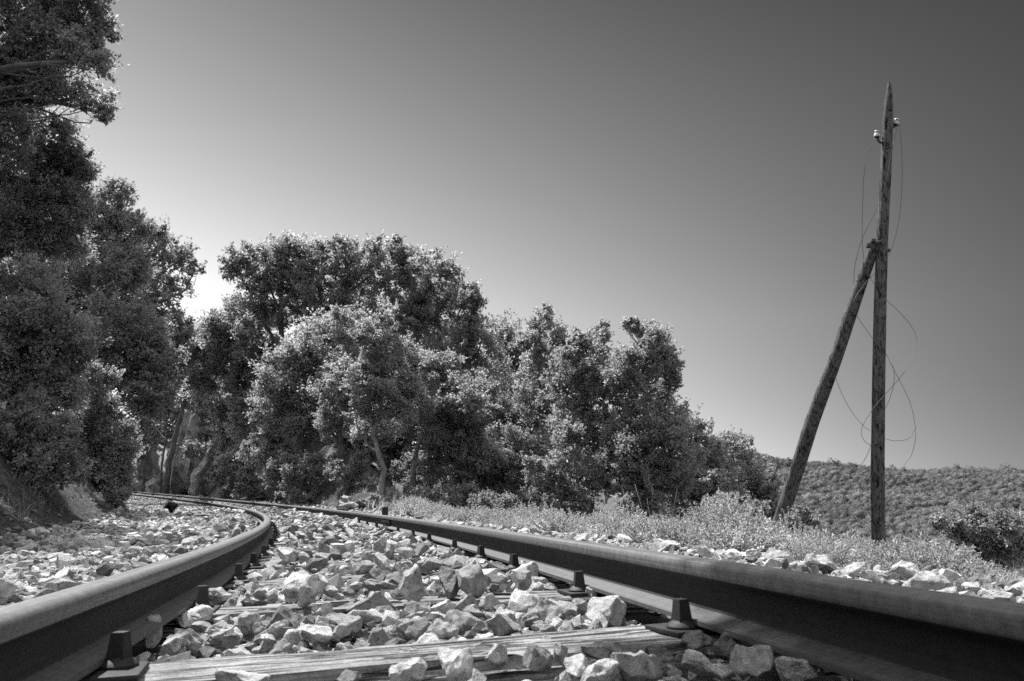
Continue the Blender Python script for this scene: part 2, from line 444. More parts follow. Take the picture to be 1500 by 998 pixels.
def bevbox(mb, cx, cy, cz, sx, sy, sz, b, Mx=None):
    """box with chamfered edges; centre, full sizes"""
    bm = bmesh.new(); bmesh.ops.create_cube(bm, size=1)
    for v in bm.verts: v.co = Vector((v.co.x*sx, v.co.y*sy, v.co.z*sz))
    if b: bmesh.ops.bevel(bm, geom=bm.edges[:], offset=b, segments=2, affect='EDGES', profile=.6)
    bm.verts.index_update()
    V = np.array([v.co[:] for v in bm.verts])+np.array([cx, cy, cz])
    fs = {}
    for p in bm.faces: fs.setdefault(len(p.verts), []).append([q.index for q in p.verts])
    bm.free()
    if Mx is not None: V = V @ Mx[:3, :3].T + Mx[:3, 3]
    n0 = mb.n; mb.v.append(V); mb.n += len(V)
    for k, f in fs.items(): mb.f.setdefault(k, []).append(np.array(f)+n0)

# fishplate with bolts at the rail joint
def frame_at(s):
    return interp(TP, s), unit(interp(TN, s)), unit(interp(TT, s)), unit(interp(TU, s))
def frame_mat(s, u, v, rot=0):
    p, n, t, w = frame_at(s); p = p+n*u+w*v
    if rot: n, t = n*math.cos(rot)+t*math.sin(rot), -n*math.sin(rot)+t*math.cos(rot)
    m = np.eye(4); m[:3, 0] = n; m[:3, 1] = t; m[:3, 2] = w; m[:3, 3] = p
    return m
def lathe(mb, prof, sides, Mx, square=False):
    ang = np.linspace(0, 2*np.pi, sides, endpoint=False)+(np.pi/4 if square else 0)
    prof = np.array(prof); n = len(prof)
    V = np.stack([np.stack([r*np.cos(ang), r*np.sin(ang), np.full(sides, z)], 1) for r, z in prof]).reshape(-1, 3)
    i = np.arange(n-1)[:, None]; j = np.arange(sides)[None, :]; j2 = (j+1) % sides
    Fq = np.stack([i*sides+j, i*sides+j2, (i+1)*sides+j2, (i+1)*sides+j], -1).reshape(-1, 4)
    top = np.stack([np.full(sides, n*sides), (n-1)*sides+np.arange(sides), (n-1)*sides+(np.arange(sides)+1) % sides], 1)
    V = np.vstack([V, [[0, 0, prof[-1, 1]]]])
    V = V @ Mx[:3, :3].T+Mx[:3, 3]; n0 = mb.n
    mb.v.append(V); mb.n += len(V); mb.f.setdefault(4, []).append(Fq+n0); mb.f.setdefault(3, []).append(top+n0)

for side, root, base, sj in ((1, rail_r, base_r, 7.15), (-1, rail_l, base_l, 7.6)):
    for fs in (-1, 1):
        mb = MB(); mx = frame_mat(sj, side*(G/2+.028)+fs*.0165, -.058)
        bevbox(mb, 0, 0, 0, .016, .42, .046, .003, mx)
        me = mb.mesh('fishplate', [M['iron']], sharp=35); me.transform(Matrix.Translation(-Vector(base)))
        fp = add_obj('fishplate', me, root)
        for k in (-.15, -.05, .05, .15):
            mb = MB(); m2 = frame_mat(sj+k, side*(G/2+.028)+fs*.024, -.058)
            q = m2.copy(); q[:3, 0], q[:3, 1], q[:3, 2] = m2[:3, 1], m2[:3, 2], m2[:3, 0]*fs
            lathe(mb, [(.016, 0), (.016, .012), (.009, .012), (.009, .026), (.0, .026)], 6, q)
            me = mb.mesh('bolt', [M['iron']]); me.transform(Matrix.Translation(-Vector(base)))
            add_obj('fishplate_bolt', me, fp)

# ------------------------------------------------------------------ sleepers with base plates and coach screws
SLEEP = [(-.55, 0), (.62, 0), (1.335, .10), (1.99, 0), (2.72, 0), (3.30, .0), (3.93, 0), (4.75, 0), (5.42, 0), (6.15, 0), (6.85, 0), (7.45, 0)]
SLEEP += [(7.45+.66*k, 0) for k in range(1, 16)]
def rot_screw():
    mb = MB(); I = np.eye(4)
    lathe(mb, [(.027, 0), (.027, .003), (.024, .007), (.016, .012), (.0155, .013)], 16, I)
    q = np.eye(4); q[2, 3] = .0125
    lathe(mb, [(.0185, 0), (.0172, .004), (.0135, .032), (.0125, .034), (.0, .034)], 4, q, True)
    return mb.mesh('coach_screw', [M['iron']], sharp=30)
def plate_mesh():
    mb = MB(); bevbox(mb, 0, 0, -.002, .205, .105, .009, .003)
    return mb.mesh('base_plate', [M['iron']], sharp=30)
SCREW, PLATE = rot_screw(), plate_mesh()
sl_rng = np.random.default_rng(5)
SL_TOP = -HR-.014
def build_sleeper(s, rot, label, group, parts):
    L, Wd, Ht = 1.72, .205, .13
    nx, ny, nz = 60, 12, 6
    # hewn block: subdivided box with worn edges
    bm = bmesh.new(); bmesh.ops.create_grid(bm, x_segments=nx, y_segments=ny, size=.5); bm.free()
    mb = MB()
    xs = np.linspace(-.5, .5, nx+1); prof = []
    h = .5
    for a in np.linspace(-h, h, ny+1): prof.append((a, .5))
    for a in np.linspace(.5, -.5, nz+1)[1:]: prof.append((h, a))
    for a in np.linspace(h, -h, ny+1)[1:]: prof.append((a, -.5))
    for a in np.linspace(-.5, .5, nz+1)[1:-1]: prof.append((-h, a))
    prof = np.array(prof); n = len(prof)
    V = np.zeros((nx+1, n, 3)); V[..., 0] = xs[:, None]*L; V[..., 1] = prof[None, :, 0]*Wd; V[..., 2] = prof[None, :, 1]*Ht
    cor = np.maximum(abs(prof[:, 0])*2, 0)**14*np.maximum(abs(prof[:, 1])*2, 0)**14
    off = s*13.1
    w = wnoise(np.stack([V[..., 0]*1.0+off, V[..., 1]*9, V[..., 2]*9], -1), .5, 3, 1)
    V[..., 1] *= 1-.10*cor*(1+.8*w); V[..., 2] *= 1-.14*cor*(1+.8*w)
    V[..., 2] += .0035*w*(prof[None, :, 1] > .45)-.006*(wnoise(np.stack([V[..., 0]+off, V[..., 1]*14, V[..., 2]*0], -1), .22, 2, 2) > .5)*(prof[None, :, 1] > .45)
    V[..., 1] += .006*w
    i = np.arange(nx)[:, None]; j = np.arange(n)[None, :]; j2 = (j+1) % n
    Fq = np.stack([i*n+j, (i+1)*n+j, (i+1)*n+j2, i*n+j2], -1).reshape(-1, 4)
    mb.add(V.reshape(-1, 3), Fq)
    for e in (0, nx):
        c = V[e].mean(0); mb.add(np.vstack([V[e], [c]]), np.stack([np.arange(n), (np.arange(n)+1) % n, np.full(n, n)], 1)[:, ::(-1 if e else 1)])
    me = mb.mesh('sleeper', [M['sleeper']], sharp=45)
    m = frame_mat(s, 0, SL_TOP-.5*Ht, rot)
    root = empty('sleeper', m[:3, 3]); root.matrix_world = Matrix(m.tolist()); tag(root, label, 'railway sleeper', group)
    add_obj('beam', me, root)
    if parts:
        for side in (-1, 1):
            cx = side*(G/2+.028)
            p = add_obj('base_plate', PLATE, root); p.location = (cx, 0, .5*Ht+.0055); p.rotation_euler = (0, 0, sl_rng.uniform(-.08, .08))
            for f in (-1, 1):
                q = add_obj('coach_screw', SCREW, root)
                q.location = (cx+f*.066, .018*f, .5*Ht+.0085); q.rotation_euler = (0, 0, sl_rng.uniform(-.4, .4))
def sleeper_label(k, s):
    if k == 0: return 'weathered timber sleeper just behind the camera under the near rail ends'
    if k == 1: return 'buried timber sleeper at the very front edge of the track'
    if k == 2: return 'broad bare cracked timber sleeper across the foreground with large dark coach screws'
    if k == 3: return 'second timber sleeper from the front, mostly hidden between heaped ballast stones'
    if k == 4: return 'third timber sleeper from the front, thin pale strip among the stones'
    if k == 5: return 'fourth timber sleeper from the front, pale strip ending below the right rail'
    if k == 6: return 'fifth timber sleeper from the front, pale strip halfway up the ballast'
    return 'weathered timber sleeper half buried in ballast towards the bend'
for k, (s, r) in enumerate(SLEEP):
    if k == 0: continue
    build_sleeper(s, r, sleeper_label(k, s), 'timber sleepers under the rails', s < 17)

# ------------------------------------------------------------------ ballast
def polytope(seed, flat=.66, n=11, bevel=.03, edge=None, rough=1.0):
    """broken stone: a block chopped by random planes, edges worn, faces roughened"""
    rng = np.random.default_rng(seed)
    bm = bmesh.new(); bmesh.ops.create_cube(bm, size=2.0)
    N = []
    for _ in range(600):
        q = unit(rng.normal(size=3))
        if all(q @ w < .80 for w in N): N.append(q)
        if len(N) >= n: break
    for q in N:
        h = rng.uniform(.42, .92)
        r = bmesh.ops.bisect_plane(bm, geom=bm.verts[:]+bm.edges[:]+bm.faces[:], plane_co=Vector(q*h), plane_no=Vector(q), clear_outer=True)
        ed = [e for e in r['geom_cut'] if isinstance(e, bmesh.types.BMEdge)]
        if ed: bmesh.ops.edgenet_fill(bm, edges=ed)
    bmesh.ops.dissolve_degenerate(bm, dist=.06, edges=bm.edges[:])
    bmesh.ops.remove_doubles(bm, verts=bm.verts[:], dist=.05)
    sc = np.array([1, rng.uniform(.62, .95), rng.uniform(flat*.8, flat*1.25)])
    for v in bm.verts: v.co = Vector((v.co.x*sc[0], v.co.y*sc[1], v.co.z*sc[2]))
    if bevel: bmesh.ops.bevel(bm, geom=bm.edges[:], offset=bevel, segments=1, affect='EDGES', profile=.5, clamp_overlap=True)
    bmesh.ops.triangulate(bm, faces=bm.faces[:])
    if edge:
        for _ in range(6):
            L = [e for e in bm.edges if e.calc_length() > edge]
            if not L or len(bm.verts) > 14000: break
            bmesh.ops.subdivide_edges(bm, edges=L, cuts=1); bmesh.ops.triangulate(bm, faces=bm.faces[:])
    bmesh.ops.recalc_face_normals(bm, faces=bm.faces[:])
    bm.normal_update(); bm.verts.index_update()
    P = np.array([v.co[:] for v in bm.verts]); Nn = np.array([v.normal[:] for v in bm.verts])
    f = np.array([[v.index for v in q.verts] for q in bm.faces]); bm.free()
    off = rng.uniform(-50, 50, 3)
    if edge:
        k = .035*wnoise(P+off, .9, 2, 0)+rough*(.034*wnoise(P+off, .36, 2, 1)-.040*abs(wnoise(P+off, .26, 1, 3))+.015*wnoise(P+off, .11, 2, 2))
        P = P+Nn*k[:, None]
    P = P-(P.max(0)+P.min(0))/2; P /= np.abs(P[:, :2]).max()
    return P, f
def rock_verts(seed, sub, flat=.66, n=13, rough=1.0):
    return polytope(seed, flat, n, .035, {5: .045, 4: .10}[sub], rough)
def rand_rot(rng, tilt=.5):
    a = rng.uniform(0, 2*np.pi); ax = rng.normal(size=3); ax[2] *= .2; ax = unit(ax); t = rng.normal()*tilt
    return np.array((Matrix.Rotation(t, 3, Vector(ax)) @ Matrix.Rotation(a, 3, 'Z')))
st_rng = np.random.default_rng(21)
STONES = {k: [] for k in ('stone', 'stone_mid', 'stone_dark')}
for i in range(14):
    for k in STONES:
        if k == 'stone' or i < 7:
            P, f = rock_verts(100+i+{'stone': 0, 'stone_mid': 40, 'stone_dark': 80}[k], 4, st_rng.uniform(.45, .8), int(st_rng.integers(9, 15)))
            me = make_mesh('ballast_stone', P, f, [M[k]], True); me.set_sharp_from_angle(angle=math.radians(48))
            STONES[k].append((me, P.copy()))
PLACED = []      # (world xyz, radius)
def surf_hit(px, py, lift=.035):
    lo, hi = .35, 40.
    D = np.geomspace(lo, hi, 300); Pp = np.stack([at(px, py, d) for d in D])
    z = zground(Pp[:, 0], Pp[:, 1], False)+lift
    i = np.argmax(Pp[:, 2] < z)
    return Pp[i]
def put_stone(P, r, kind, rng, tilt=.5, label=None, group=None, squash=(1, 1, 1), pose=None):
    L = STONES[kind]; me, pv = L[int(rng.integers(len(L)))]
    o = add_obj('ballast_stone', me)
    Rm = rand_rot(rng, tilt) if pose is None else pose
    if squash[2] < 0: squash = (1, 1, max(.55, min(1.6, -squash[2]/(r*np.abs(pv[:, 2]).max()))))
    m = Matrix(Rm.tolist()).to_4x4() @ Matrix.Diagonal((r*squash[0], r*squash[1], r*squash[2], 1))
    m.translation = Vector(P); o.matrix_world = m
    tag(o, label, 'stone', group); PLACED.append((P[0], P[1], P[2], r)); return o
# the stones that stand out, read off the photograph: pixel centre, pixel width and height, tone, description
HERO = [
 (747,853,46,40,'stone_dark','dark blocky stone with upright face beside the third sleeper'),
 (696,835,33,22,'stone','pale tent-shaped stone left of the slanted dark stone'),
 (727,836,45,26,'stone_dark','dark slanted stone leaning behind the dark blocky one'),
 (811,838,18,22,'stone_mid','small upright thumb-shaped stone against the right rail foot'),
 (794,839,14,15,'stone_mid','small pointed stone left of the thumb-shaped one by the right rail'),
 (770,833,30,24,'stone','pale round-topped stone behind the dark blocky stone'),
 (549,846,50,26,'stone_dark','long grey stone in the middle of the track beyond the second sleeper'),
 (684,884,40,30,'stone_mid','grey rounded stone left of its twin behind the foreground sleeper'),
 (718,884,38,30,'stone_mid','grey rounded stone right of its twin behind the foreground sleeper'),
 (769,884,66,38,'stone','wide pale stone with a rough shaded front, second row behind the foreground sleeper'),
 (817,899,62,42,'stone','large pale blocky stone behind the right half of the foreground sleeper'),
 (850,890,26,34,'stone_mid','narrow grey stone tucked beside the large pale block'),
 (889,897,84,50,'stone','bright rugged wedge-shaped stone left of the right coach screw'),
 (868,871,42,22,'stone','smooth pale stone near the second right coach screw'),
 (736,914,66,34,'stone_mid','broad low stone touching the back of the foreground sleeper'),
 (648,923,50,30,'stone_mid','grey stone with lit left edge at the back of the foreground sleeper'),
 (617,917,38,28,'stone','pale stone at the back of the foreground sleeper near the middle'),
 (611,895,50,30,'stone_mid','rounded mid grey stone in the centre of the ballast'),
 (648,893,46,28,'stone','pale rounded stone in the centre of the ballast'),
 (545,888,80,48,'stone_mid','big rough stone with dark pitted face, centre left'),
 (534,908,74,28,'stone','long bright flat-topped stone sloping towards the viewer'),
 (505,919,60,38,'stone_mid','grey stone with dark hollow left of the sloping bright stone'),
 (476,899,50,30,'stone','pale lumpy stone left of the centre'),
 (476,926,56,30,'stone_mid','low grey stone resting against the back edge of the front sleeper, left'),
 (666,978,70,58,'stone','large pale stone standing before the foreground sleeper, bottom centre'),
 (729,961,42,34,'stone','bright cube-like stone before the foreground sleeper'),
 (787,963,46,44,'stone_mid','grey pyramid stone before the foreground sleeper'),
 (822,958,40,34,'stone','pale stone wedged behind the pyramid stone'),
 (845,978,56,36,'stone','pale stone low at the bottom edge right of the pyramid stone'),
 (886,955,66,30,'stone_mid','flattish stone under the right part of the foreground sleeper'),
 (938,981,80,56,'stone_mid','large pitted stone at the bottom edge below the right coach screw'),
 (886,986,70,44,'stone','pale broad stone at the bottom edge, left of the large pitted one'),
 (597,985,60,36,'stone','pale stone cut by the bottom edge, left of the large upright one'),
 (516,993,44,22,'stone_mid','small stone cut by the bottom edge before the foreground sleeper'),
 (356,1000,84,22,'stone','smooth pale stone cut by the bottom edge, lower left'),
 (1061,948,52,42,'stone_dark','dark rounded stone leaning against the right rail foot'),
 (1034,976,72,34,'stone_mid','broad grey stone at the bottom edge before the right rail'),
 (1020,940,60,28,'stone_dark','dark low stone under the foreground sleeper end at the right'),
 (1102,972,66,66,'stone','tall sharply pointed stone beside the right rail at the bottom'),
 (1166,982,70,40,'stone','pale craggy stone right of the sharply pointed one'),
 (968,960,50,22,'stone_dark','flat dark stone in the shade below the right base plate'),
 (220,925,50,54,'stone_mid','tall mottled stone with a cap, beside the left coach screw'),
 (187,928,34,40,'stone_mid','narrow mottled stone against the left rail'),
 (262,940,50,28,'stone_mid','grey squat stone behind the left part of the foreground sleeper'),
 (316,938,60,26,'stone','pale low stone behind the left part of the foreground sleeper'),
 (363,918,58,42,'stone','stone with bright slanting top, left of the dark upright stone'),
 (415,915,62,54,'stone_dark','large dark rough stone standing upright in the left centre'),
 (463,932,78,28,'stone','bright ridge-topped long stone beside the large dark upright stone'),
 (375,884,52,30,'stone','flat bright stone with dark underside, left centre'),
 (315,877,46,30,'stone','pale stone beside the second left coach screw'),
 (283,902,56,30,'stone','pale jumbled stone near the left rail'),
 (440,875,48,34,'stone','tilted slab-like pale stone in the left centre'),
 (974,801,46,24,'stone','pale stone in front of the dark timber stub on the right shoulder'),
 (1038,812,40,22,'stone','bright lumpy stone on the right shoulder, left of the shaded boulder'),
 (1073,817,42,24,'stone','boulder with shaded right side on the right shoulder'),
 (1106,814,28,20,'stone','square-topped pale stone on the right shoulder'),
 (1139,815,46,24,'stone_mid','long grey stone on the right shoulder left of the brace pole foot'),
 (1207,827,54,38,'stone','largest two-peaked stone on the right shoulder below the utility pole'),
 (1254,835,46,24,'stone_mid','pitted stone right of the two-peaked one on the shoulder'),
 (1331,840,64,32,'stone','wide bright stone of the right shoulder heap'),
 (1372,855,50,26,'stone','stone with dark hollow at the right end of the shoulder heap'),
 (1427,864,48,22,'stone','low bright stone on the right shoulder near the frame edge'),
 (1462,878,52,22,'stone','last flat pale stone on the right shoulder by the frame edge'),
 (9,792,24,24,'stone_dark','small pointed grey stone at the left frame edge'),
 (48,845,42,18,'stone','flat-topped bright stone left of the left rail'),
 (72,860,38,28,'stone','bright cube-like stone close to the left rail'),
 (22,876,46,26,'stone_dark','big grey stone against the left rail at the frame edge'),
 (128,808,24,14,'stone_dark','dark nugget-shaped stone on the left shoulder'),
 (131,852,50,14,'stone_mid','long thin slab leaning on the left rail'),
 (47,824,32,12,'stone_dark','dark flat stone on the left shoulder'),
 (208,793,26,14,'stone','triangular pale stone on the left shoulder'),
 (301,794,18,12,'stone_dark','dark tilted stone by the left rail further on'),
]
for (px, py, w, h, kind, lab) in HERO:
    lift = .035 if px < 900 or py > 900 else .05
    P = surf_hit(px, min(py+h*.18, 1080), lift)
    _, _, D = to_px(P); P = at(px, py, D)
    r = .90*w/2*D/F
    rz = max(h/2*D/F, .35*r)
    yaw = st_rng.uniform(0, 6.28)
    P2 = P+np.array([0, .25*r, 0])
    put_stone(P2, 1.06*r, kind, st_rng, .12, lab, 'ballast stones', (1, 1, -rz))

def on_sleeper(s, u):
    for k, (ss, rot) in enumerate(SLEEP):
        if abs(u) < .86 and abs(s-ss-u*math.tan(rot)) < .125: return k
    return -1
def fill_points(s0, s1, rfun, dens, seed):
    rng = np.random.default_rng(seed); out = []
    A = (s1-s0)*4.4; n = int(A*dens)
    s = rng.uniform(s0, s1, n); u = rng.uniform(-2.4, 1.8, n)
    keep = np.ones(n, bool)
    keep &= rng.random(n) < np.where(u < -1.5, .5+.5*sstep(-2.7, -1.5, u), 1)
    P = tpt(s, np.clip(u, -1.6, 1.6), np.full(n, -HR)); extra = np.where(abs(u) > 1.6, u-np.clip(u, -1.6, 1.6), 0)
    P = P+interp(TN, s)*extra[:, None]
    x, y, D = to_px(P)
    keep &= (D > .3) & (x > -350) & (x < 1850) & (y < 1350)
    for i in np.nonzero(keep)[0]:
        r = rfun(rng)
        if min(abs(u[i]-G/2-.028), abs(u[i]+G/2+.028)) < .056+r*.75: continue
        k = on_sleeper(s[i], u[i]); dz = 0
        if k >= 0:
            pskip = {1: .5, 2: 1.0, 3: .93, 4: .95, 5: .93, 6: .88, 7: .8}.get(k, .6)
            if rng.random() < pskip or abs(abs(u[i])-.46) < .12: continue
            dz = .012+r*.45
        else: dz = -.041+.013*rng.normal()+r*.18
        if abs(u[i]) > .6: dz += .012
        if s[i] < 1.27 and abs(u[i]) < .5:
            if r > .024: continue
            dz -= .020+.018*sstep(.15, -.3, u[i])
        zz = P[i, 2]+dz
        if abs(u[i]) > 1.35: zz = zground(P[i, 0], P[i, 1])+r*.35
        out.append((P[i, 0], P[i, 1], zz, r, s[i], u[i]))
    return out
def thin(pts, fac, seedpts=()):
    """dart throwing on a grid"""
    cell = .12; grid = {}; out = []
    for q in list(seedpts): grid.setdefault((int(q[0]//cell), int(q[1]//cell)), []).append(q)
    for q in pts:
        gx, gy = int(q[0]//cell), int(q[1]//cell); ok = True
        for a in (-1, 0, 1):
            for b in (-1, 0, 1):
                for w in grid.get((gx+a, gy+b), ()):
                    if (q[0]-w[0])**2+(q[1]-w[1])**2 < (fac*(q[3]+w[3]))**2 and abs(q[2]-w[2]) < .08: ok = False; break
                if not ok: break
            if not ok: break
        if ok: out.append(q); grid.setdefault((gx, gy), []).append(q)
    return out
rad_near = lambda g: min(.047, max(.013, g.lognormal(math.log(.0215), .42)))
rad_far = lambda g: min(.055, max(.018, g.lognormal(math.log(.031), .30)))
near = thin(fill_points(-.2, 4.2, rad_near, 2400, 1), .54, PLACED)
mid = thin(fill_points(4.2, 13, rad_near, 600, 2), .64, PLACED)
far = fill_points(13, 46, rad_far, 125, 3)
small = fill_points(-.2, 5., lambda g: g.uniform(.006, .015), 1300, 4)
# the ones that show largest become things of their own
cand = []
for i, q in enumerate(near+mid[:1500]):
    x, y, D = to_px(np.array(q[:3]))
    if -10 < x < 1510 and y < 1010 and (abs(q[5]) < .43 or q[5] > .62 or q[5] < -.62):
        cand.append((q[3]/D, i))
cand.sort(reverse=True)
n_ind = 300-len(HERO)
ind = set(i for _, i in cand[:n_ind])
def region_label(q):
    if q[5] > .5: return 'pale angular ballast stone on the shoulder right of the right rail', 'loose stones on the right shoulder'
    if q[5] < -.5: return 'angular ballast stone on the stony ground left of the left rail', 'loose stones left of the track'
    if q[4] < 1.3: return 'angular ballast stone in front of the foreground sleeper', 'loose stones before the first sleeper'
    if q[4] < 2.0: return 'angular limestone lump packed between the first and second sleepers', 'loose stones between first and second sleeper'
    return 'small angular ballast stone between the rails beyond the second sleeper', 'loose stones beyond the second sleeper'
rest = []
for i, q in enumerate(near+mid[:1500]):
    if i in ind:
        lab, grp = region_label(q)
        kind = ['stone', 'stone', 'stone', 'stone', 'stone_mid', 'stone_mid', 'stone_dark'][int(st_rng.integers(7))]
        put_stone(np.array(q[:3]), q[3]*1.1, kind, st_rng, .6, lab, grp, (1, 1, 1.1))
    else: rest.append(q)
rest += mid[1500:]
def stone_field(name, label, pts, sub, nvar, seed, rough=.8):
    rng = np.random.default_rng(seed)
    var = [polytope(500+i+sub*50, rng.uniform(.4, .75), 10, .05 if sub == 2 else 0, None, rough) for i in range(nvar)]
    Vs, Fs, Mi, off = [], [], [], 0
    for q in pts:
        P, f = var[int(rng.integers(nvar))]
        V = (P*q[3]*1.1) @ rand_rot(rng, .6).T+np.array(q[:3])
        Vs.append(V); Fs.append(f+off); off += len(V); Mi.append(np.full(len(f), int(rng.choice(3, p=[.48, .32, .20]))))
    me = make_mesh(name, np.concatenate(Vs), np.concatenate(Fs), [M['stone_f'], M['stone_mid_f'], M['stone_dark_f']], False, np.concatenate(Mi))
    o = add_obj(name, me); tag(o, label, 'ballast', kind='stuff'); return o
for k, (lo, hi, dk) in {'stone_f': (.32, .62, .09), 'stone_mid_f': (.21, .42, .07), 'stone_dark_f': (.12, .27, .05)}.items():
    M[k] = mat_stone('field_'+k, lo, hi, dk, 1.0, False)
stone_field('ballast', 'countless small pale stones filling the track bed near the camera', rest, 2, 14, 31)
stone_field('ballast', 'pale ballast stones covering the track bed towards the bend', far, 1, 10, 32, .4)
stone_field('gravel', 'fine stone chips between the larger ballast stones', small, 1, 8, 33, .4)

# ------------------------------------------------------------------ boulders and rock outcrops beside the line
def boulder(name, label, cat, px, pyb, pyt, w, D, mat, seed, group=None, n=16, flat=1.0, tall=True, rough=2.6):
    """stands on the ground at depth D; pyb and pyt are its foot and top in the picture"""
    hgt = (pyb-pyt)*D/F; r = w/2*D/F
    c = at(px, (pyb+pyt)/2, D)
    if tall and hgt > 1.0:
        P, f = polytope(seed, flat, n, .02, .06, 1.0)
        P = P/np.abs(P).max(0); sc = np.array([r, max(r*.9, .3*hgt), hgt*.62])
        Q = P*sc+seed; nn = unit(P)
        rid = lambda x: 1-2*np.abs(x)
        st = np.array([1, 1, .55])
        k = .20*hgt/3*rid(wnoise(Q*st, 1.5, 2, 0))+.13*rid(wnoise(Q*st, .6, 2, 1))+.07*rid(wnoise(Q, .28, 2, 2))+.03*wnoise(Q, .12, 2, 3)
        P = P*sc+nn*k[:, None]
    else:
        P, f = rock_verts(seed, 5, flat, n, rough)
        P = P/np.abs(P).max(0); P = P*np.array([r, max(r*.9, .3*hgt), hgt*.62])
    me = make_mesh(name, P, f, [M[mat]], True); me.set_sharp_from_angle(angle=math.radians(40))
    o = add_obj(name, me, None, c-np.array([0, 0, hgt*.06])); tag(o, label, cat, group); return o
G1 = 'rock faces of the cutting by the far bend'
boulder('rock_outcrop', 'tall rugged rock face above the far end of the rails', 'rock', 270, 716, 612, 42, 38, 'rock', 901, G1, 18)
boulder('rock_outcrop', 'pale rock pillar right of the tall rugged rock face', 'rock', 303, 722, 648, 30, 36.5, 'rock', 902, G1, 16)
boulder('rock_outcrop', 'dark shaded rock wall at the left end of the cutting', 'rock', 214, 722, 660, 44, 43, 'rock', 903, G1, 15)
boulder('rock_outcrop', 'rounded low rock in front of the dark shaded rock wall', 'rock', 232, 724, 692, 32, 41, 'rock', 904, G1, 14)
boulder('rock_outcrop', 'low rock shelf between the tall rock face and the pillar', 'rock', 288, 724, 690, 26, 38, 'rock', 910, G1, 14)
boulder('rock_outcrop', 'rock nose jutting from the earth bank below the twin leaning trunks', 'rock', 376, 728, 694, 34, 28, 'rock', 905, G1, 18)
boulder('rock_outcrop', 'small jagged rock at the toe of the bank left of the rock nose', 'rock', 345, 730, 708, 26, 30, 'rock', 911, G1, 16)
boulder('boulder', 'pale wedge-shaped boulder just beyond the right rail below the bank', 'boulder', 509, 747, 727, 34, 13.5, 'stone_mid', 906)
boulder('boulder', 'weathered boulder at the foot of the left bank beside the evergreen', 'boulder', 140, 742, 722, 26, 11.5, 'rock', 907)
boulder('dark_rock', 'black rounded rock lying left of the rails near the bend', 'boulder', 250, 749, 736, 20, 15, 'rock_dark', 908, flat=.8)
boulder('dark_rock', 'long low dark slab lying inside the bend of the left rail', 'boulder', 293, 759, 751, 42, 12.5, 'rock', 909, flat=.8)

def stub(px, pyb, pyt, w, D, label):
    hgt = (pyb-pyt)*D/F+.25; ww = w*D/F
    c = at(px, (pyb+pyt)/2, D); mb = MB()
    bevbox(mb, 0, 0, -.09, ww, ww*.7, hgt, .008)
    V = np.concatenate(mb.v); V[:, 2] += np.where(V[:, 2] > 0, V[:, 0]*.12, 0); mb.v = [V]
    o = add_obj('timber_stub', mb.mesh('timber_stub', [M['stub']], sharp=30), None, c); o.rotation_euler = (0, 0, -.3)
    tag(o, label, 'marker post')
stub(993, 806, 789, 22, 5.6, 'dark square timber stub among pale stones on the right shoulder')
stub(564, 754, 747, 8, 10.4, 'tiny dark timber stub beyond the right rail near the rail joint')

# ------------------------------------------------------------------ utility pole with brace, insulators and loose wires
PD = 11.5
def pole_part(name, pts, radpx, Ds, mat, parent, base, seed, sides=18):
    C = np.stack([at(x, y, d) for (x, y), d in zip(pts, Ds)]); R = np.array(radpx)*np.array(Ds)/F
    n = 90
    Cs = spline(C, n); Rs = np.interp(np.linspace(0, 1, n), np.linspace(0, 1, len(R)), R)
    V, Fq, T = tube(Cs, Rs, sides)
    ring = V[:n*sides].reshape(n, sides, 3); ax = ring-Cs[:, None]; z = np.linspace(0, 1, n)
    ang = np.linspace(0, 2*np.pi, sides, endpoint=False)
    Q = np.stack(np.broadcast_arrays(np.cos(ang)[None]*1.0, np.sin(ang)[None]*1.0, z[:, None]*5+seed), -1)
    k = 1+.05*wnoise(Q, .5, 2, 1)+.05*wnoise(Q*np.array([1, 1, .25]), .3, 2, 2)
    crack = np.exp(-((ang[None]-2.2-.25*np.sin(z[:, None]*5)-seed)/.16)**2)*.22*(z[:, None] > .04)*(z[:, None] < .97)
    ring = Cs[:, None]+ax*(k-crack)[..., None]
    V[:n*sides] = ring.reshape(-1, 3)
    me = make_mesh(name, V-base, [Fq, T], [M[mat]], True); me.set_sharp_from_angle(angle=math.radians(50))
    return add_obj(name, me, parent)
pb = at(1287, 826, PD); pb[2] = zground(pb[0], pb[1])-.1
pole_root = empty('utility_pole', pb)
tag(pole_root, 'weathered leaning wooden utility pole with a slanting brace and two white insulators', 'utility pole')
pts = [(1287, 835), (1287, 790), (1286, 700), (1286.5, 600), (1288.5, 480), (1293, 350), (1297.5, 260), (1300.5, 190), (1301.8, 165), (1302, 150)]
post = pole_part('post', pts, [10.5, 10.3, 9.9, 9.4, 8.9, 8, 7.5, 7.1, 6.9, 5.6], [PD]*10, 'pole', pole_root, pb, 1.0)
pole_part('pointed_cap', [(1302, 150), (1302.6, 140), (1302.8, 128), (1302.5, 120)], [5.4, 4.6, 3.2, 1.6], [PD]*4, 'pole', pole_root, pb, 3.3, 12)
bp = [(1130, 805), (1144, 760), (1166, 692), (1180, 650), (1193.5, 608), (1209, 566), (1225, 524), (1252, 442), (1273, 385), (1285.5, 353)]
bD = np.linspace(PD+1.2, PD-.05, 10)
brace = pole_part('brace', bp, [11, 10.6, 10.2, 10.2, 10, 9.8, 9.3, 8.6, 7.6, 6.0], bD, 'pole', pole_root, pb, 2.0)
def pxpath(pts, D0, n):
    P = np.stack([at(q[0], q[1], D0+(q[2] if len(q) > 2 else 0)) for q in pts]); return spline(P, n)
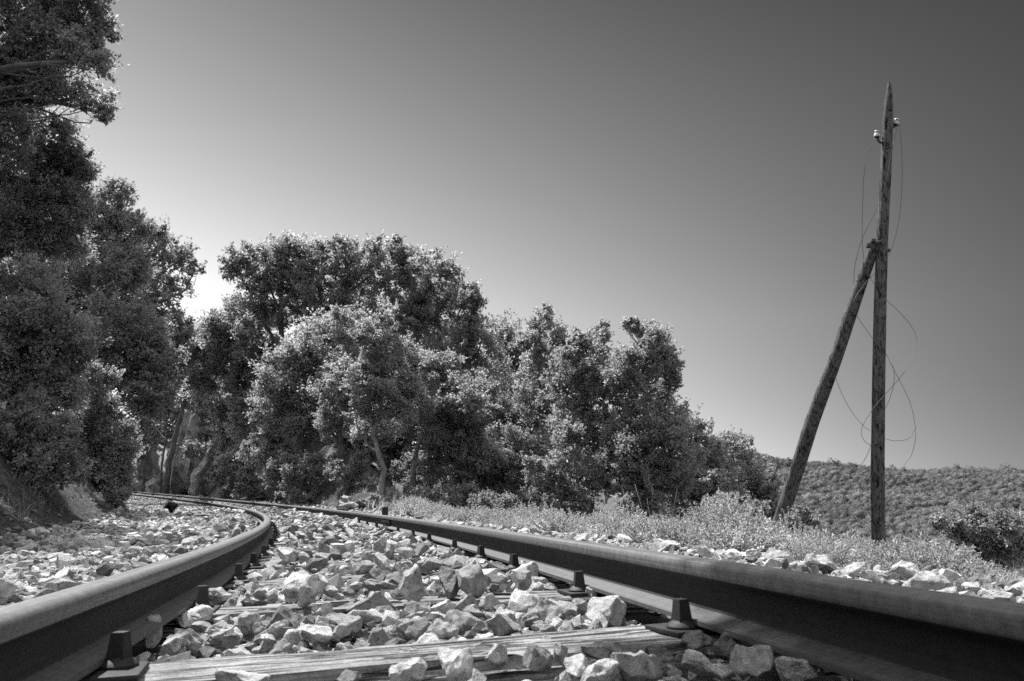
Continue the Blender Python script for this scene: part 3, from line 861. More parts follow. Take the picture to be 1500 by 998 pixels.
# bolts at the head of the brace and the through bolt on the right
mb = MB()
mb_tube(mb, pxpath([(1271, 361, -.1), (1279, 357, -.12), (1290, 354, -.1)], PD, 8)-pb, .022, 8)
o = add_obj('brace_bolt', mb.mesh('brace_bolt', [M['iron_hook']], sharp=40), pole_root)
for x, y, r in ((1273, 360, .045), (1279, 353, .04)):
    mb = MB(); c = at(x, y, PD-.13)-pb
    bevbox(mb, c[0], c[1], c[2], r*1.6, r*1.6, r*1.3, .01)
    add_obj('bolt_nut', mb.mesh('bolt_nut', [M['iron_hook']], sharp=30), o)
mb = MB(); c = at(1301, 367, PD)-pb; bevbox(mb, c[0], c[1], c[2], .05, .05, .045, .008)
add_obj('through_bolt', mb.mesh('through_bolt', [M['iron_hook']], sharp=30), pole_root)
def insulator(pxc, pyc, tiltx, hook):
    root = None
    mb = MB(); mb_tube(mb, pxpath(hook, PD, 18)-pb, .016, 8)
    h = add_obj('hook', mb.mesh('hook', [M['iron_hook']], True), pole_root)
    mb = MB(); c = at(pxc, pyc, PD)-pb
    m = np.eye(4); R_ = np.array(Matrix.Rotation(tiltx, 3, 'Y')); m[:3, :3] = R_*.92; m[:3, 3] = c
    lathe(mb, [(.030, -.055), (.048, -.052), (.050, -.010), (.044, .0), (.034, .006), (.032, .016), (.044, .024), (.046, .034), (.040, .046), (.020, .054), (.0, .055)], 20, m)
    add_obj('insulator', mb.mesh('insulator', [M['porcelain']], sharp=40), h)
insulator(1285, 196.5, .12, [(1285.5, 200), (1286.5, 205.5), (1290, 209), (1293, 206.5), (1293.5, 200.5), (1296, 197.5)])
insulator(1313.3, 179, .35, [(1312.5, 182), (1311, 185), (1308, 187), (1304, 188)])
# a ferrule of wire round the foot of the post
mb = MB(); ang = np.linspace(0, 2*np.pi, 25); c = at(1287, 764, PD)-pb
mb_tube(mb, np.stack([c[0]+.106*np.cos(ang), c[1]+.106*np.sin(ang), np.full(25, c[2])], 1), .005, 5, False)
add_obj('wire_band', mb.mesh('wire_band', [M['wire']], True), pole_root)

def wire(label, pts, r=.0034):
    P = pxpath(pts, PD, 160); b = P[0].copy()
    mb = MB(); mb_tube(mb, P-b, r, 5)
    o = add_obj('loose_wire', mb.mesh('loose_wire', [M['wire']], True), None, b); tag(o, label, 'wire', 'broken wires dangling from the utility pole')
wire('thin wire drooping from the left insulator, passing behind brace and post and looping back', [(1282, 200), (1272, 228), (1266, 252), (1263.5, 300, .1), (1263, 350, .25), (1266, 382, .35), (1275, 407, .35), (1282, 418, .3), (1297, 438, .25), (1320, 460, .2), (1336, 480, .1), (1343, 498), (1339, 518, -.1), (1328, 541, -.2), (1311, 562, -.25), (1293, 582, -.3), (1274, 606, -.3), (1262, 629, -.3), (1265, 644, -.25), (1276, 652, -.2), (1287, 648, -.2), (1295, 643, -.2), (1311, 646, -.2), (1332, 642, -.15), (1343, 623, -.1)])
wire('thin wire bowing right from the right insulator, then crossing the brace', [(1317.5, 181), (1321, 227), (1321, 277, .05), (1317, 320, .15), (1309, 356, .22), (1299, 379, .24), (1285, 397, .15), (1270, 412, -.05), (1254, 434, -.20), (1250, 447, -.15), (1255, 462, .45), (1276, 493, .5), (1295, 514, .4), (1311, 545, .3), (1332, 587, .2), (1340, 621, .1), (1341, 642), (1335, 667), (1324, 682, -.1)])
wire('thin wire hanging from the right insulator across the post and down behind the brace', [(1316, 181, -.02), (1307, 219, -.18), (1297, 270, -.25), (1285, 305, -.22), (1264, 348, -.1), (1252, 391, .1), (1248, 440, .4), (1225, 500, .9), (1222, 530, .95), (1223, 549, .9), (1236, 583, .7), (1255, 613, .5), (1276, 631, .3), (1290, 612, .2), (1303, 585, .1), (1309.5, 560), (1309, 541, -.05), (1303, 525, .1)])
wire('short wire end with a kinked tip low beside the post', [(1212.5, 682), (1215, 671), (1229, 682), (1248, 684), (1261, 681), (1271, 665), (1275.5, 652)])

# ------------------------------------------------------------------ trees
def leaf_quads(C, T, Nn, L, wd, fold=.18):
    """C centres, T long axis, Nn blade normal (unit), L length, wd half width -> rhombus leaves"""
    B = unit(np.cross(Nn, T)); Nn = np.cross(T, B)
    L = L[:, None]; w = wd[:, None]
    a = C-T*L*.5; c = C+T*L*.5
    m = C-T*L*.05+Nn*L*fold
    V = np.stack([a, m+B*w, c, m-B*w], 1).reshape(-1, 3)
    Fq = np.arange(len(C)*4).reshape(-1, 4)
    return V, Fq
def crown_leaves(lobes, rng, leaf, od=2.2, clump=.20, zs=.95, up=.55):
    Vs, Fs, n0, tips = [], [], 0, []
    area = .33*leaf*leaf
    subs = []
    for (c, R) in lobes:
        subs.append((c, R*.86, True))
        for k in range(int(rng.integers(3, 6))):
            d = unit(rng.normal(size=3)+np.array([0, 0, .45])); subs.append((c+d*R*rng.uniform(.55, .85), R*rng.uniform(.28, .46), False))
    for (c, R, main) in subs:
        cr0 = min(clump*.8, R*.40)
        nc = max(5, int(od*1.5*(R/cr0)**2))
        nl = max(12, int(1.15*2*math.pi*cr0*cr0/area))
        dirs = unit(rng.normal(size=(nc, 3)))
        off = rng.uniform(-20, 20, 3)
        bump = 1+.16*wnoise(dirs+off, .55, 2, 1)
        rr = R*(.25+.75*rng.random(nc)**.5)*bump
        cc = c+dirs*rr[:, None]*np.array([1, 1, zs])
        if main: tips.append((c, cc))
        cr = cr0*rng.uniform(.55, 1.25, nc)
        ax = unit(dirs*.8+rng.normal(size=(nc, 3))*.5+np.array([0, 0, .6]))
        sprig = (rng.random(nc) < .38)
        g = np.clip(rng.normal(size=(nc, nl, 3)), -1.7, 1.7)*(cr*np.where(sprig, .30, .54))[:, None, None]
        along = np.clip(rng.normal(size=(nc, nl)), -1.2, 1.9)*(cr*np.where(sprig, 1.15, .5))[:, None]
        P = cc[:, None]+g*np.array([1, 1, .75])+ax[:, None]*along[..., None]
        P = P.reshape(-1, 3)
        keep = rng.random(len(P)) < np.repeat(rng.uniform(.45, 1.0, nc), nl)
        o = unit(P-np.repeat(cc, nl, 0)+rng.normal(size=P.shape)*cr.mean()*.5)
        T = unit(o+np.array([0, 0, -.1])+rng.normal(size=P.shape)*.35)
        Nn = unit(rng.normal(size=P.shape)+np.array([0, 0, up*1.6])+o*.5)
        P, T, Nn = P[keep], T[keep], Nn[keep]
        Lf = leaf*rng.uniform(.65, 1.35, len(P))
        V, Fq = leaf_quads(P, T, Nn, Lf, Lf*.33)
        Vs.append(V); Fs.append(Fq+n0); n0 += len(V)
    return np.concatenate(Vs), np.concatenate(Fs), tips
def tree(name, label, cat, base, trunk, lobes, leafmat, barkmat, seed, leaf, od=2.2, tr=.12, group=None, clump=.2, tips_n=9):
    """base: world point; trunk: world points from base up; lobes: [(world centre, radius)]"""
    rng = np.random.default_rng(seed)
    root = empty(name, base); tag(root, label, cat, group)
    V, Fq, tips = crown_leaves([(np.array(c)-base, R) for c, R in lobes], rng, leaf, od, clump)
    me = make_mesh('crown', V, Fq, [M[leafmat]], False)
    add_obj('crown', me, root)
    mb = MB(); tp = [np.array(t)-base for t in trunk]
    rad = np.linspace(tr, tr*.45, 24); rad[:3] *= [1.6, 1.25, 1.08]
    path = spline(np.array(tp), 24)
    path[4:-1] += rng.normal(size=(19, 3))*tr*.18
    mb_tube(mb, path, rad, 9, True, .05, rng)
    for (c, cc) in tips:
        k = int(np.clip(np.argmin(np.linalg.norm(path-(c-np.array([0, 0, .25*np.linalg.norm(c-path[-1])])), axis=1))-2, 8, 22))
        st = path[k]; mid = (st+c)/2+rng.normal(size=3)*np.linalg.norm(c-st)*.13
        lp = spline(np.array([st, mid, c]), 9)
        mb_tube(mb, lp, np.linspace(min(rad[k]*.62, .085), min(rad[k]*.26, .03), 9), 6, False, .04, rng)
        for q in rng.choice(len(cc), min(tips_n, len(cc)), False):
            j = int(rng.integers(3, 9)); e = cc[q]; st2 = lp[j]; mid = (st2+e)/2+rng.normal(size=3)*np.linalg.norm(e-st2)*.15
            mb_tube(mb, spline(np.array([st2, mid, e]), 6), np.linspace(min(max(rad[k]*.24, .006), .011), .003, 6), 4, False, 0, rng)
    add_obj('trunk', mb.mesh('trunk', [M[barkmat]], True), root)
    return root
def tree_px(label, bx, D, lobes, leafmat='leaf', barkmat='bark', od=2.2, tw=10, name='oak_tree', cat='tree', group=None, bend=0, clump=.2, tips_n=9, lean=None, base_dz=-.1, leafk=.0036, trunk_pts=None, extra=()):
    """bx: picture column of the trunk foot; D: distance; lobes: (px, py, radius px[, depth offset m])"""
    global TSEED
    TSEED += 1; rng = np.random.default_rng(TSEED)
    b = gpt(bx, D, base_dz)
    L = []
    for q in lobes:
        dd = D+(q[3] if len(q) > 3 else rng.uniform(-.022, .022)*D)
        L.append((at(q[0], q[1], dd), q[2]*dd/F))
    L += [(np.array(c), r) for c, r in extra]
    cx = np.mean([l[0] for l in L], 0); top = max(L, key=lambda l: l[0][2])[0]
    if trunk_pts: tp = [b]+[at(x, y, D) for x, y in trunk_pts]
    else:
        e = cx*.5+top*.5
        m1 = b+(e-b)*.33+np.array([bend*.5+rng.normal()*.12, rng.normal()*.1, 0]); m2 = b+(e-b)*.66+np.array([-bend*.3+rng.normal()*.1, rng.normal()*.1, 0])
        tp = [b, m1, m2, e]
    return tree(name, label, cat, b, tp, L, leafmat, barkmat, TSEED, max(.042, leafk*D), od, tw/2*D/F, group, clump*max(.6, min(1.5, D/18)), tips_n)
TSEED = 40
GC = 'oaks beyond the track'
# centre group
tree_px('tall back oak with a broad crown jutting out to the left over the bank', 405, 27, [(392, 398, 50), (348, 386, 30), (440, 380, 40), (425, 440, 60), (375, 460, 44), (420, 365, 26)], 'leaf_back', od=1.8, tw=15, group=GC, trunk_pts=[(412, 640), (405, 590), (412, 520), (410, 420)])
tree_px('back oak with the rounded top at the middle of the tree line', 505, 26, [(508, 385, 38), (545, 388, 40), (530, 440, 56), (478, 425, 48), (505, 365, 24), (470, 380, 30)], 'leaf_back', od=1.35, tw=13, group=GC)
tree_px('back oak with bare dark limbs showing near its right top', 600, 25, [(592, 375, 28), (632, 400, 40), (660, 430, 36), (600, 430, 46), (640, 470, 50), (655, 395, 20), (580, 360, 16)], 'leaf_back', od=1.3, tw=14, group=GC, tips_n=16)
tree_px('dense oak behind, filling the right shoulder of the tallest group', 690, 24, [(690, 455, 30), (705, 500, 40), (670, 520, 50), (715, 560, 48), (690, 430, 18)], 'leaf_back', od=1.5, tw=12, group=GC)
tree_px('small pale sunlit oak with a twisted light grey trunk close to the rails', 557, 17.5, [(548, 500, 34), (578, 545, 50), (535, 545, 36), (600, 590, 46), (548, 595, 40), (530, 632, 20), (560, 470, 18)], 'leaf_light', 'bark_light', od=1.9, tw=9, group=GC, trunk_pts=[(561, 690), (551, 655), (548, 632), (556, 600), (560, 540)])
tree_px('oak right of the twisted pale one, with a leaning trunk', 600, 18.6, [(630, 560, 50), (672, 590, 50), (640, 630, 44), (690, 640, 40), (610, 620, 30)], 'leaf', 'bark_light', tw=9, group=GC, trunk_pts=[(606, 690), (611, 660), (625, 620), (640, 570)])
tree_px('shaded oak under the tall group, right of the leaning trunk', 700, 20, [(700, 600, 46), (730, 620, 40), (690, 660, 46), (735, 680, 40), (720, 700, 30), (655, 690, 34)], 'leaf_dark', tw=9, group=GC)
tree_px('bright bushy oak in the middle of the left half of the group', 440, 23, [(425, 540, 48), (470, 510, 48), (490, 560, 50), (440, 600, 44), (400, 590, 40), (485, 610, 36)], 'leaf', tw=12, group=GC, trunk_pts=[(438, 650), (443, 620), (446, 560), (450, 520)])
tree_px('oak with two slender grey stems just left of the twisted pale trunk', 500, 20, [(520, 590, 34), (495, 570, 40), (510, 540, 40), (480, 620, 28), (515, 480, 40)], 'leaf', 'bark', od=1.6, tw=11, group=GC, trunk_pts=[(499, 660), (497, 630), (505, 600), (510, 540)])
tree_px('oak at the left edge of the group, above the bank', 340, 30, [(322, 478, 28), (335, 520, 42), (360, 555, 36), (310, 510, 26), (372, 520, 36), (352, 468, 34), (385, 490, 40)], 'leaf', tw=11, group=GC)
tree_px('dark background oak closing the gap behind the twisted trunk', 570, 30, [(560, 560, 70), (500, 600, 60), (620, 590, 60), (660, 620, 50), (440, 620, 50), (560, 640, 60), (490, 660, 40), (470, 490, 60), (560, 490, 60), (640, 510, 60), (400, 540, 46), (380, 600, 40), (500, 430, 40), (610, 440, 40)], 'leaf', tw=12, group=GC, od=1.5)
tree_px('dark background oak behind the right half of the group', 760, 27, [(740, 560, 60), (700, 610, 60), (780, 600, 60), (730, 660, 60), (800, 670, 50), (850, 650, 50), (730, 485, 30), (755, 510, 34)], 'leaf_dark', tw=12, group=GC, od=2.0)
# right part of the tree line
tree_px('slim oak with a ragged forked top rising right of the gap', 792, 20, [(795, 468, 22), (780, 495, 24), (815, 492, 22), (797, 530, 40), (790, 580, 42), (810, 620, 40), (770, 620, 34)], 'leaf', od=1.6, tw=9, group=GC, tips_n=16)
tree_px('narrow oak between the ragged one and the widest right oak', 868, 17, [(850, 500, 18), (880, 490, 20), (862, 530, 42), (845, 570, 44), (890, 560, 40), (850, 620, 50), (885, 640, 46)], 'leaf', tw=9, group=GC)
tree_px('widest oak of the right end with upright feathery top and dark heart', 947, 15.5, [(925, 478, 14), (950, 490, 22), (968, 500, 24), (950, 530, 40), (982, 530, 24), (915, 540, 34), (985, 560, 18), (945, 590, 52), (975, 630, 40), (940, 660, 56), (985, 690, 46), (900, 690, 44), (945, 725, 48)], 'leaf', tw=12, group=GC, tips_n=14, trunk_pts=[(947, 700), (944, 620), (946, 570), (950, 510)])
tree_px('low pale spraying tree in front of the dark gap, right of centre', 830, 16, [(800, 690, 26), (830, 660, 36), (860, 700, 40), (820, 720, 30), (780, 685, 16), (850, 740, 30)], 'leaf_light', tw=6, group=GC, od=1.7)
tree_px('round oak sloping down right behind the widest right oak', 1030, 22, [(1022, 635, 28), (1000, 670, 40), (1045, 670, 36), (1020, 710, 46), (1060, 720, 36), (1000, 740, 40)], 'leaf', tw=10, group=GC)
tree_px('lowest oak at the right end of the tree line, before the brace pole', 1080, 25, [(1068, 650, 22), (1085, 680, 36), (1115, 710, 32), (1060, 700, 34), (1095, 735, 36), (1130, 735, 24)], 'leaf', tw=10, group=GC)
tree_px('dark bush at the foot of the tree line beside the brace pole', 1085, 19, [(1070, 755, 28), (1105, 760, 26), (1040, 760, 30)], 'leaf_dark', name='bush', cat='bush', tw=4)
# left side
GL = 'trees on the left bank'
SHADE = [tuple(np.array([.50, .80, -.08])+6.0*np.array(sdir)+np.array(o)) for o in ((0, 0, 0), (.15, -.55, .1), (-.02, .40, 0), (.45, -.1, .2))]
tree_px('big oak overhanging the upper left corner with bare dark limbs', -230, 9.0, [(40, 30, 80), (110, 45, 48), (140, 90, 30), (135, 140, 30), (150, 165, 18), (70, 110, 45), (-50, 60, 110), (-40, 180, 90), (20, 90, 60), (150, 40, 24), (60, -50, 80), (120, -20, 50)], 'leaf', 'bark', od=1.9, tw=36, group=GL, tips_n=7, clump=.30, trunk_pts=[(-210, 560), (-180, 380), (-150, 200), (-120, 60)])
SB = np.array([-4.2, .1, 0.]); SB[2] = zground(SB[0], SB[1])-.1  # unseen tree added to cast shade on the near right rail
tree('oak_tree', 'added unseen oak left of the camera, its bough shading the near right rail', 'tree', SB,
     [SB, SB+[.2, .2, 2.], SB+[.4, .5, 4.2], SB+[.7, .8, 5.6]], [(np.array(c), .31) for c in SHADE]+[(SB+np.array(o), r) for o, r in (((.3, -.4, 5.2), .8), ((-.6, .2, 5.8), .9), ((.2, .3, 6.6), .7), ((-.9, -.9, 5.), .7))],
     'leaf', 'bark', 777, .05, 1.7, .16, GL, .2)
tree_px('large oak under the overhanging one at the left edge', -60, 10.5, [(50, 190, 60), (95, 220, 40), (110, 260, 30), (30, 260, 80), (105, 300, 34), (20, 340, 80), (70, 340, 56), (-60, 260, 100), (115, 225, 20)], 'leaf', tw=22, group=GL, clump=.28, tips_n=12)
tree_px('dark mid-distance oak between the left edge and the gap', 120, 17, [(150, 310, 40), (178, 285, 24), (185, 345, 38), (160, 390, 50), (100, 390, 60), (200, 400, 34), (120, 340, 44)], 'leaf_dark', tw=16, group=GL)
tree_px('broad hillside tree filling the gap below the airy oak', 160, 31, [(250, 500, 34), (275, 530, 32), (300, 520, 26), (262, 470, 18), (230, 540, 36), (300, 555, 30)], 'leaf', tw=9, group=GL)
tree_px('oak with airy crown reaching right towards the sky gap', 150, 25, [(228, 362, 34), (258, 378, 28), (285, 395, 15), (215, 410, 38), (258, 425, 22), (235, 460, 34), (205, 345, 22), (240, 340, 12)], 'leaf', od=1.35, tw=13, group=GL, tips_n=16)
tree_px('oak low in the sky gap above the cutting', 245, 37, [(288, 492, 20), (272, 520, 32), (300, 530, 28), (255, 500, 30), (310, 560, 34), (280, 570, 36)], 'leaf', tw=9, group=GL)
tree_px('pale domed tree leaning out over the track at the left', 110, 16, [(200, 490, 46), (235, 530, 36), (165, 475, 40), (215, 560, 44), (170, 540, 50), (120, 520, 50), (245, 575, 26), (205, 610, 32)], 'leaf_light', tw=10, group=GL, od=1.9)
tree_px('dense leafy tree at the left edge below the large oak', -20, 9.5, [(20, 440, 70), (75, 470, 56), (60, 540, 60), (10, 540, 80), (105, 500, 36), (95, 570, 40)], 'leaf', tw=14, group=GL, clump=.26)
tree_px('dark dense evergreen beside the left edge of the rails', 135, 12.5, [(125, 600, 40), (150, 640, 44), (160, 690, 38), (120, 670, 50), (150, 720, 34), (105, 710, 46), (170, 735, 22), (178, 650, 30), (182, 700, 24), (140, 560, 30)], 'leaf_dark', tw=9, group=GL, od=2.6, leafk=.003)
tree_px('wild hillside oak high behind the left bank', 60, 26, [(60, 380, 90), (130, 440, 70), (180, 440, 60), (60, 470, 80), (45, 590, 70), (110, 600, 60)], 'leaf_dark', tw=14, group=GL)
tree_px('feathery broom bush on the left bank at the frame edge', 30, 8.6, [(20, 620, 56), (70, 640, 46), (40, 680, 50), (95, 690, 36), (0, 690, 50)], 'leaf_bush', name='bush', cat='bush', tw=4, clump=.16, leafk=.0028, od=1.6)
tree_px('low scrub at the foot of the left bank, left of the evergreen', 95, 10.8, [(75, 738, 22), (105, 736, 18), (125, 744, 13), (55, 745, 16)], 'leaf_bush', name='bush', cat='bush', tw=3, clump=.12, leafk=.0028, od=1.6)
# bushes over the rock faces and the bank
GB = 'bushes over the cutting and the bank'
for lab, bx, D, lobes, mt in [
    ('pale bush hanging over the tall rugged rock face', 290, 40, [(285, 585, 34), (320, 590, 34), (255, 590, 28), (300, 605, 30)], 'leaf_bank'),
    ('bush between rock pillar and bank under the leftmost oak', 345, 33, [(340, 600, 34), (365, 630, 30), (330, 640, 26), (350, 655, 22)], 'leaf_bank'),
    ('bush draping the dark rock wall at the left', 215, 42, [(205, 625, 34), (235, 640, 26), (190, 650, 26), (225, 600, 30)], 'leaf_bush'),
    ('scrub tumbling down between the rock faces', 262, 39, [(262, 700, 14), (250, 690, 12), (278, 712, 12), (258, 715, 12)], 'leaf_bank'),
    ('dark bush under the twin trunks on the bank', 400, 24, [(395, 650, 26), (375, 662, 22), (415, 668, 24)], 'leaf_dark'),
    ('low bush on the bank below the bright bushy oak', 455, 21, [(450, 690, 26), (475, 700, 20), (430, 700, 20)], 'leaf_dark'),
    ('low scrub at the foot of the twisted pale trunk', 545, 15.5, [(545, 738, 12), (562, 736, 12), (530, 741, 9)], 'leaf_bush'),
    ('shaded undergrowth right of the twisted pale trunk', 640, 16.5, [(620, 728, 22), (650, 732, 22), (680, 730, 24), (600, 735, 14)], 'leaf_dark'),
    ('grey undergrowth before the shaded oaks', 725, 15, [(715, 742, 20), (740, 745, 20), (700, 738, 18)], 'leaf_bush'),
    ('dense leafy thicket right of the leaning trunk', 690, 18.5, [(660, 660, 36), (700, 670, 40), (735, 690, 36), (690, 705, 30), (640, 690, 26), (750, 715, 26)], 'leaf'),
    ('dark undergrowth between the twisted pale trunk and the leaning trunk', 592, 19.5, [(590, 690, 20), (612, 675, 22), (605, 705, 18), (625, 700, 20)], 'leaf_dark'),
    ('pale scrub at the toe of the bank above the far rails', 345, 27, [(330, 722, 10), (352, 720, 11), (368, 724, 9)], 'leaf_light'),
    ('pale scrub along the rail before the dark bank', 425, 20, [(410, 728, 9), (432, 727, 10), (450, 731, 8)], 'leaf_bush'),
    ('sunlit bush above the rock pillar', 330, 34, [(310, 570, 34), (345, 570, 32), (290, 560, 26), (330, 600, 26)], 'leaf_bank'),
    ('bush filling the foot of the leftmost oak of the group', 375, 29, [(375, 600, 36), (395, 635, 30), (355, 625, 28), (410, 600, 30)], 'leaf_bank'),
    ('low leafy bush at the rim of the cutting', 240, 40, [(235, 580, 32), (260, 560, 30), (215, 590, 26), (250, 610, 24)], 'leaf_bank'),
    ('dark thicket behind the pale low spraying tree', 775, 19, [(760, 690, 36), (790, 660, 34), (745, 650, 34), (800, 710, 30)], 'leaf_dark'),
    ('grey scrub at the toe of the bank under the leftmost oak', 340, 28, [(335, 680, 20), (355, 665, 20), (320, 700, 14), (362, 700, 16)], 'leaf_bank'),
    ('dark scrub on the bank right of the rock nose', 425, 22, [(405, 700, 20), (430, 690, 22), (450, 710, 16), (415, 680, 18)], 'leaf_dark'),
    ('shrub under the oak with two slender stems', 505, 18.5, [(490, 690, 18), (515, 695, 20), (530, 680, 18)], 'leaf_dark'),
    ('pale shrub clinging to the cutting between the rock faces', 290, 36.5, [(285, 660, 16), (300, 640, 14), (318, 660, 16), (325, 690, 14)], 'leaf_bush'),
    ('deep shaded thicket behind the twisted pale trunk', 575, 25, [(555, 640, 40), (600, 650, 40), (640, 660, 32), (520, 660, 34), (575, 690, 30)], 'leaf_dark'),
    ('undergrowth under the slim ragged oak', 790, 18, [(770, 735, 26), (800, 740, 26)], 'leaf_dark')]:
    tree_px(lab, bx, D, lobes, mt, name='bush', cat='bush', tw=4, group=GB, clump=.17, leafk=.0032, od=2.0)
# right verge bushes
tree_px('dark-hearted round bush at the right edge before the valley', 1440, 9.2, [(1395, 775, 26), (1430, 768, 32), (1470, 778, 34), (1500, 790, 36), (1415, 800, 30), (1455, 808, 34), (1375, 765, 12)], 'leaf_dark', name='bush', cat='bush', tw=4, clump=.16, leafk=.0028, od=2.4)
tree_px('leafy bush at the foot of the brace pole', 1172, 11.5, [(1165, 765, 24), (1185, 772, 22), (1150, 780, 20)], 'leaf_bush', name='bush', cat='bush', tw=3, clump=.13, leafk=.0032, od=1.5)

# ------------------------------------------------------------------ herbs and shrubs along the right verge
def herb_mesh(name, seed, rad, hgt, nst, nleaf, lsz, mat, upright=.8):
    rng = np.random.default_rng(seed); Vs, Fs, n0 = [], [], 0
    for k in range(nst):
        a = rng.uniform(0, 6.28); r0 = rad*.35*math.sqrt(rng.random()); r1 = rad*math.sqrt(rng.random())*1.0
        a2 = a+rng.normal()*.5
        b = np.array([r0*math.cos(a), r0*math.sin(a), 0]); h = hgt*rng.uniform(.6, 1.1)*(1-.45*(r1/rad)**2)
        e = np.array([r1*math.cos(a2), r1*math.sin(a2), h]); m = b*.6+e*.4+np.array([0, 0, h*.12])
        t = np.linspace(0, 1, 6)[:, None]; P = (1-t)**2*b+2*t*(1-t)*m+t*t*e
        V, Fq, _ = tube(P, np.linspace(.0022, .0010, 6), 3, False, 0, rng)
        Vs.append(V); Fs.append(Fq+n0); n0 += len(V)
        u = rng.uniform(.25, 1.03, nleaf)**.8; u = np.clip(u, 0, 1)[:, None]
        C = (1-u)**2*b+2*u*(1-u)*m+u*u*e; ax = unit(2*(1-u)*(m-b)+2*u*(e-m))
        T = unit(ax*.9+rng.normal(size=C.shape)*.75); Nn = unit(rng.normal(size=C.shape)+np.array([0, 0, .6]))
        Lf = lsz*rng.uniform(.6, 1.4, nleaf)
        V, Fq = leaf_quads(C+T*Lf[:, None]*.5, T, Nn, Lf, Lf*.2, .08)
        Vs.append(V); Fs.append(Fq+n0); n0 += len(V)
    return make_mesh(name, np.concatenate(Vs), np.concatenate(Fs), [M[mat]], False)
HERB = [herb_mesh('herb_foliage', 60+i, .36, .42, 330, 52, .0185, 'herb') for i in range(3)]
LOW = [herb_mesh('herb_foliage', 70+i, .27, .25, 190, 40, .0165, 'herb') for i in range(4)]
hr = np.random.default_rng(11)
def herb(me, px, D, scale, label, group, name='herb_shrub'):
    p = gpt(px, D, -.015); o = add_obj(name, me, None, p)
    o.rotation_euler = (hr.normal()*.06, hr.normal()*.06, hr.uniform(0, 6.28)); scale *= 1.10; o.scale = (scale*hr.uniform(.9, 1.15), scale*hr.uniform(.9, 1.15), scale*hr.uniform(.95, 1.15))
    tag(o, label, 'shrub', group); return o
GH = 'dome-shaped herb shrubs of the right verge'
for k, (px, D, sc, lab) in enumerate([
    (1062, 6.6, 1.12, 'largest pale dome-shaped herb shrub, left of the brace pole'),
    (1030, 7.0, .9, 'herb shrub on the left flank of the largest pale dome'),
    (1100, 7.4, .95, 'herb shrub between the largest pale dome and the brace pole'),
    (915, 8.4, 1.05, 'pale herb shrub in front of the widest right oak'),
    (885, 9.0, .9, 'herb shrub left of the pale one before the widest right oak'),
    (965, 7.6, .85, 'herb shrub behind the dark timber stub'),
    (790, 11.5, 1.15, 'pale herb shrub under the slim ragged oak'),
    (835, 10.5, 1.05, 'herb shrub below the low pale spraying tree'),
    (760, 12.5, 1.1, 'herb shrub at the left end of the pale verge'),
    (1165, 8.0, .95, 'herb shrub in front of the foot of the brace pole'),
    (1205, 7.2, .9, 'herb shrub between brace pole and post, nearer the rail'),
    (1250, 7.6, .9, 'herb shrub just left of the foot of the post'),
    (1320, 8.4, .8, 'herb shrub just right of the foot of the post'),
    (1370, 7.8, .8, 'herb shrub in front of the dark-hearted round bush')]):
    herb(HERB[k % 3], px, D, sc, lab, GH)
k = 0
for s_ in np.arange(1.5, 14.5, .26):
    for d_ in (1.8, 2.2, 2.7, 3.3, 4.1):
        P = tpt(s_+hr.uniform(-.15, .15), 0, 0); n = interp(TN, s_)
        q = P+n*(d_+hr.uniform(-.2, .2)+.03*s_); x, y, D = to_px(q)
        if not (480 < x < 1700) or hr.random() < .16 or D < 2.9 or k >= 290: continue
        o = add_obj('verge_herb', LOW[k % 4], None, (q[0], q[1], zground(q[0], q[1])-.01))
        sc = hr.uniform(.6, 1.2)*(1.08 if D > 8.5 else .92)*(.85 if x > 1220 else 1); o.scale = (sc, sc, sc*hr.uniform(.8, 1.15)); o.rotation_euler = (0, 0, hr.uniform(0, 6.28))
        tag(o, 'low pale herb tuft growing among others along the right verge', 'herb', 'low herb tufts along the right verge'); k += 1
# dry stalks
def stalks(name, label, px, D, n, h, seed):
    g = np.random.default_rng(seed); mb = MB(); b = gpt(px, D)
    for i in range(n):
        o = np.array([g.normal()*.12, g.normal()*.12, -.02]); e = o+np.array([g.normal()*.25, g.normal()*.2, h*g.uniform(.7, 1.1)])
        mb_tube(mb, spline(np.array([o, (o+e)/2+g.normal(size=3)*.02, e]), 5), np.linspace(.005, .002, 5), 4, True, 0, g)
    o = add_obj(name, mb.mesh(name, [M['grass']], True), None, b); tag(o, label, 'stalks')
stalks('dry_stalks', 'bare dry stalks leaning in front of the dark foot of the widest oak', 962, 9.5, 5, .75, 3)

# ------------------------------------------------------------------ grass, litter and the wood on the far hillside (stuff)
def blades(name, label, cat, pts, h, w, mat, seed, lean=.35, per=1):
    g = np.random.default_rng(seed); P = np.repeat(pts, per, 0)
    n = len(P); P = P+np.stack([g.normal(size=n)*.03, g.normal(size=n)*.03, np.full(n, -.01)], 1)
    hh = h*g.uniform(.45, 1.25, n); a = g.uniform(0, 6.28, n); l = abs(g.normal(size=n))*lean
    d = np.stack([np.cos(a)*l, np.sin(a)*l, np.ones(n)], 1)*hh[:, None]
    b = np.stack([-np.sin(a), np.cos(a), np.zeros(n)], 1)*w
    m = P+d*.55+np.array([0, 0, 1.])*hh[:, None]*.06
    V = np.stack([P-b, P+b, m+b*.75, m-b*.75, P+d*np.array([1.25, 1.25, .95])], 1).reshape(-1, 3)
    i = np.arange(n)[:, None]*5
    me = make_mesh(name, V, [i+np.array([[0, 1, 2, 3]]), i+np.array([[3, 2, 4]])], [M[mat]], False)
    o = add_obj(name, me); tag(o, label, cat, kind='stuff')
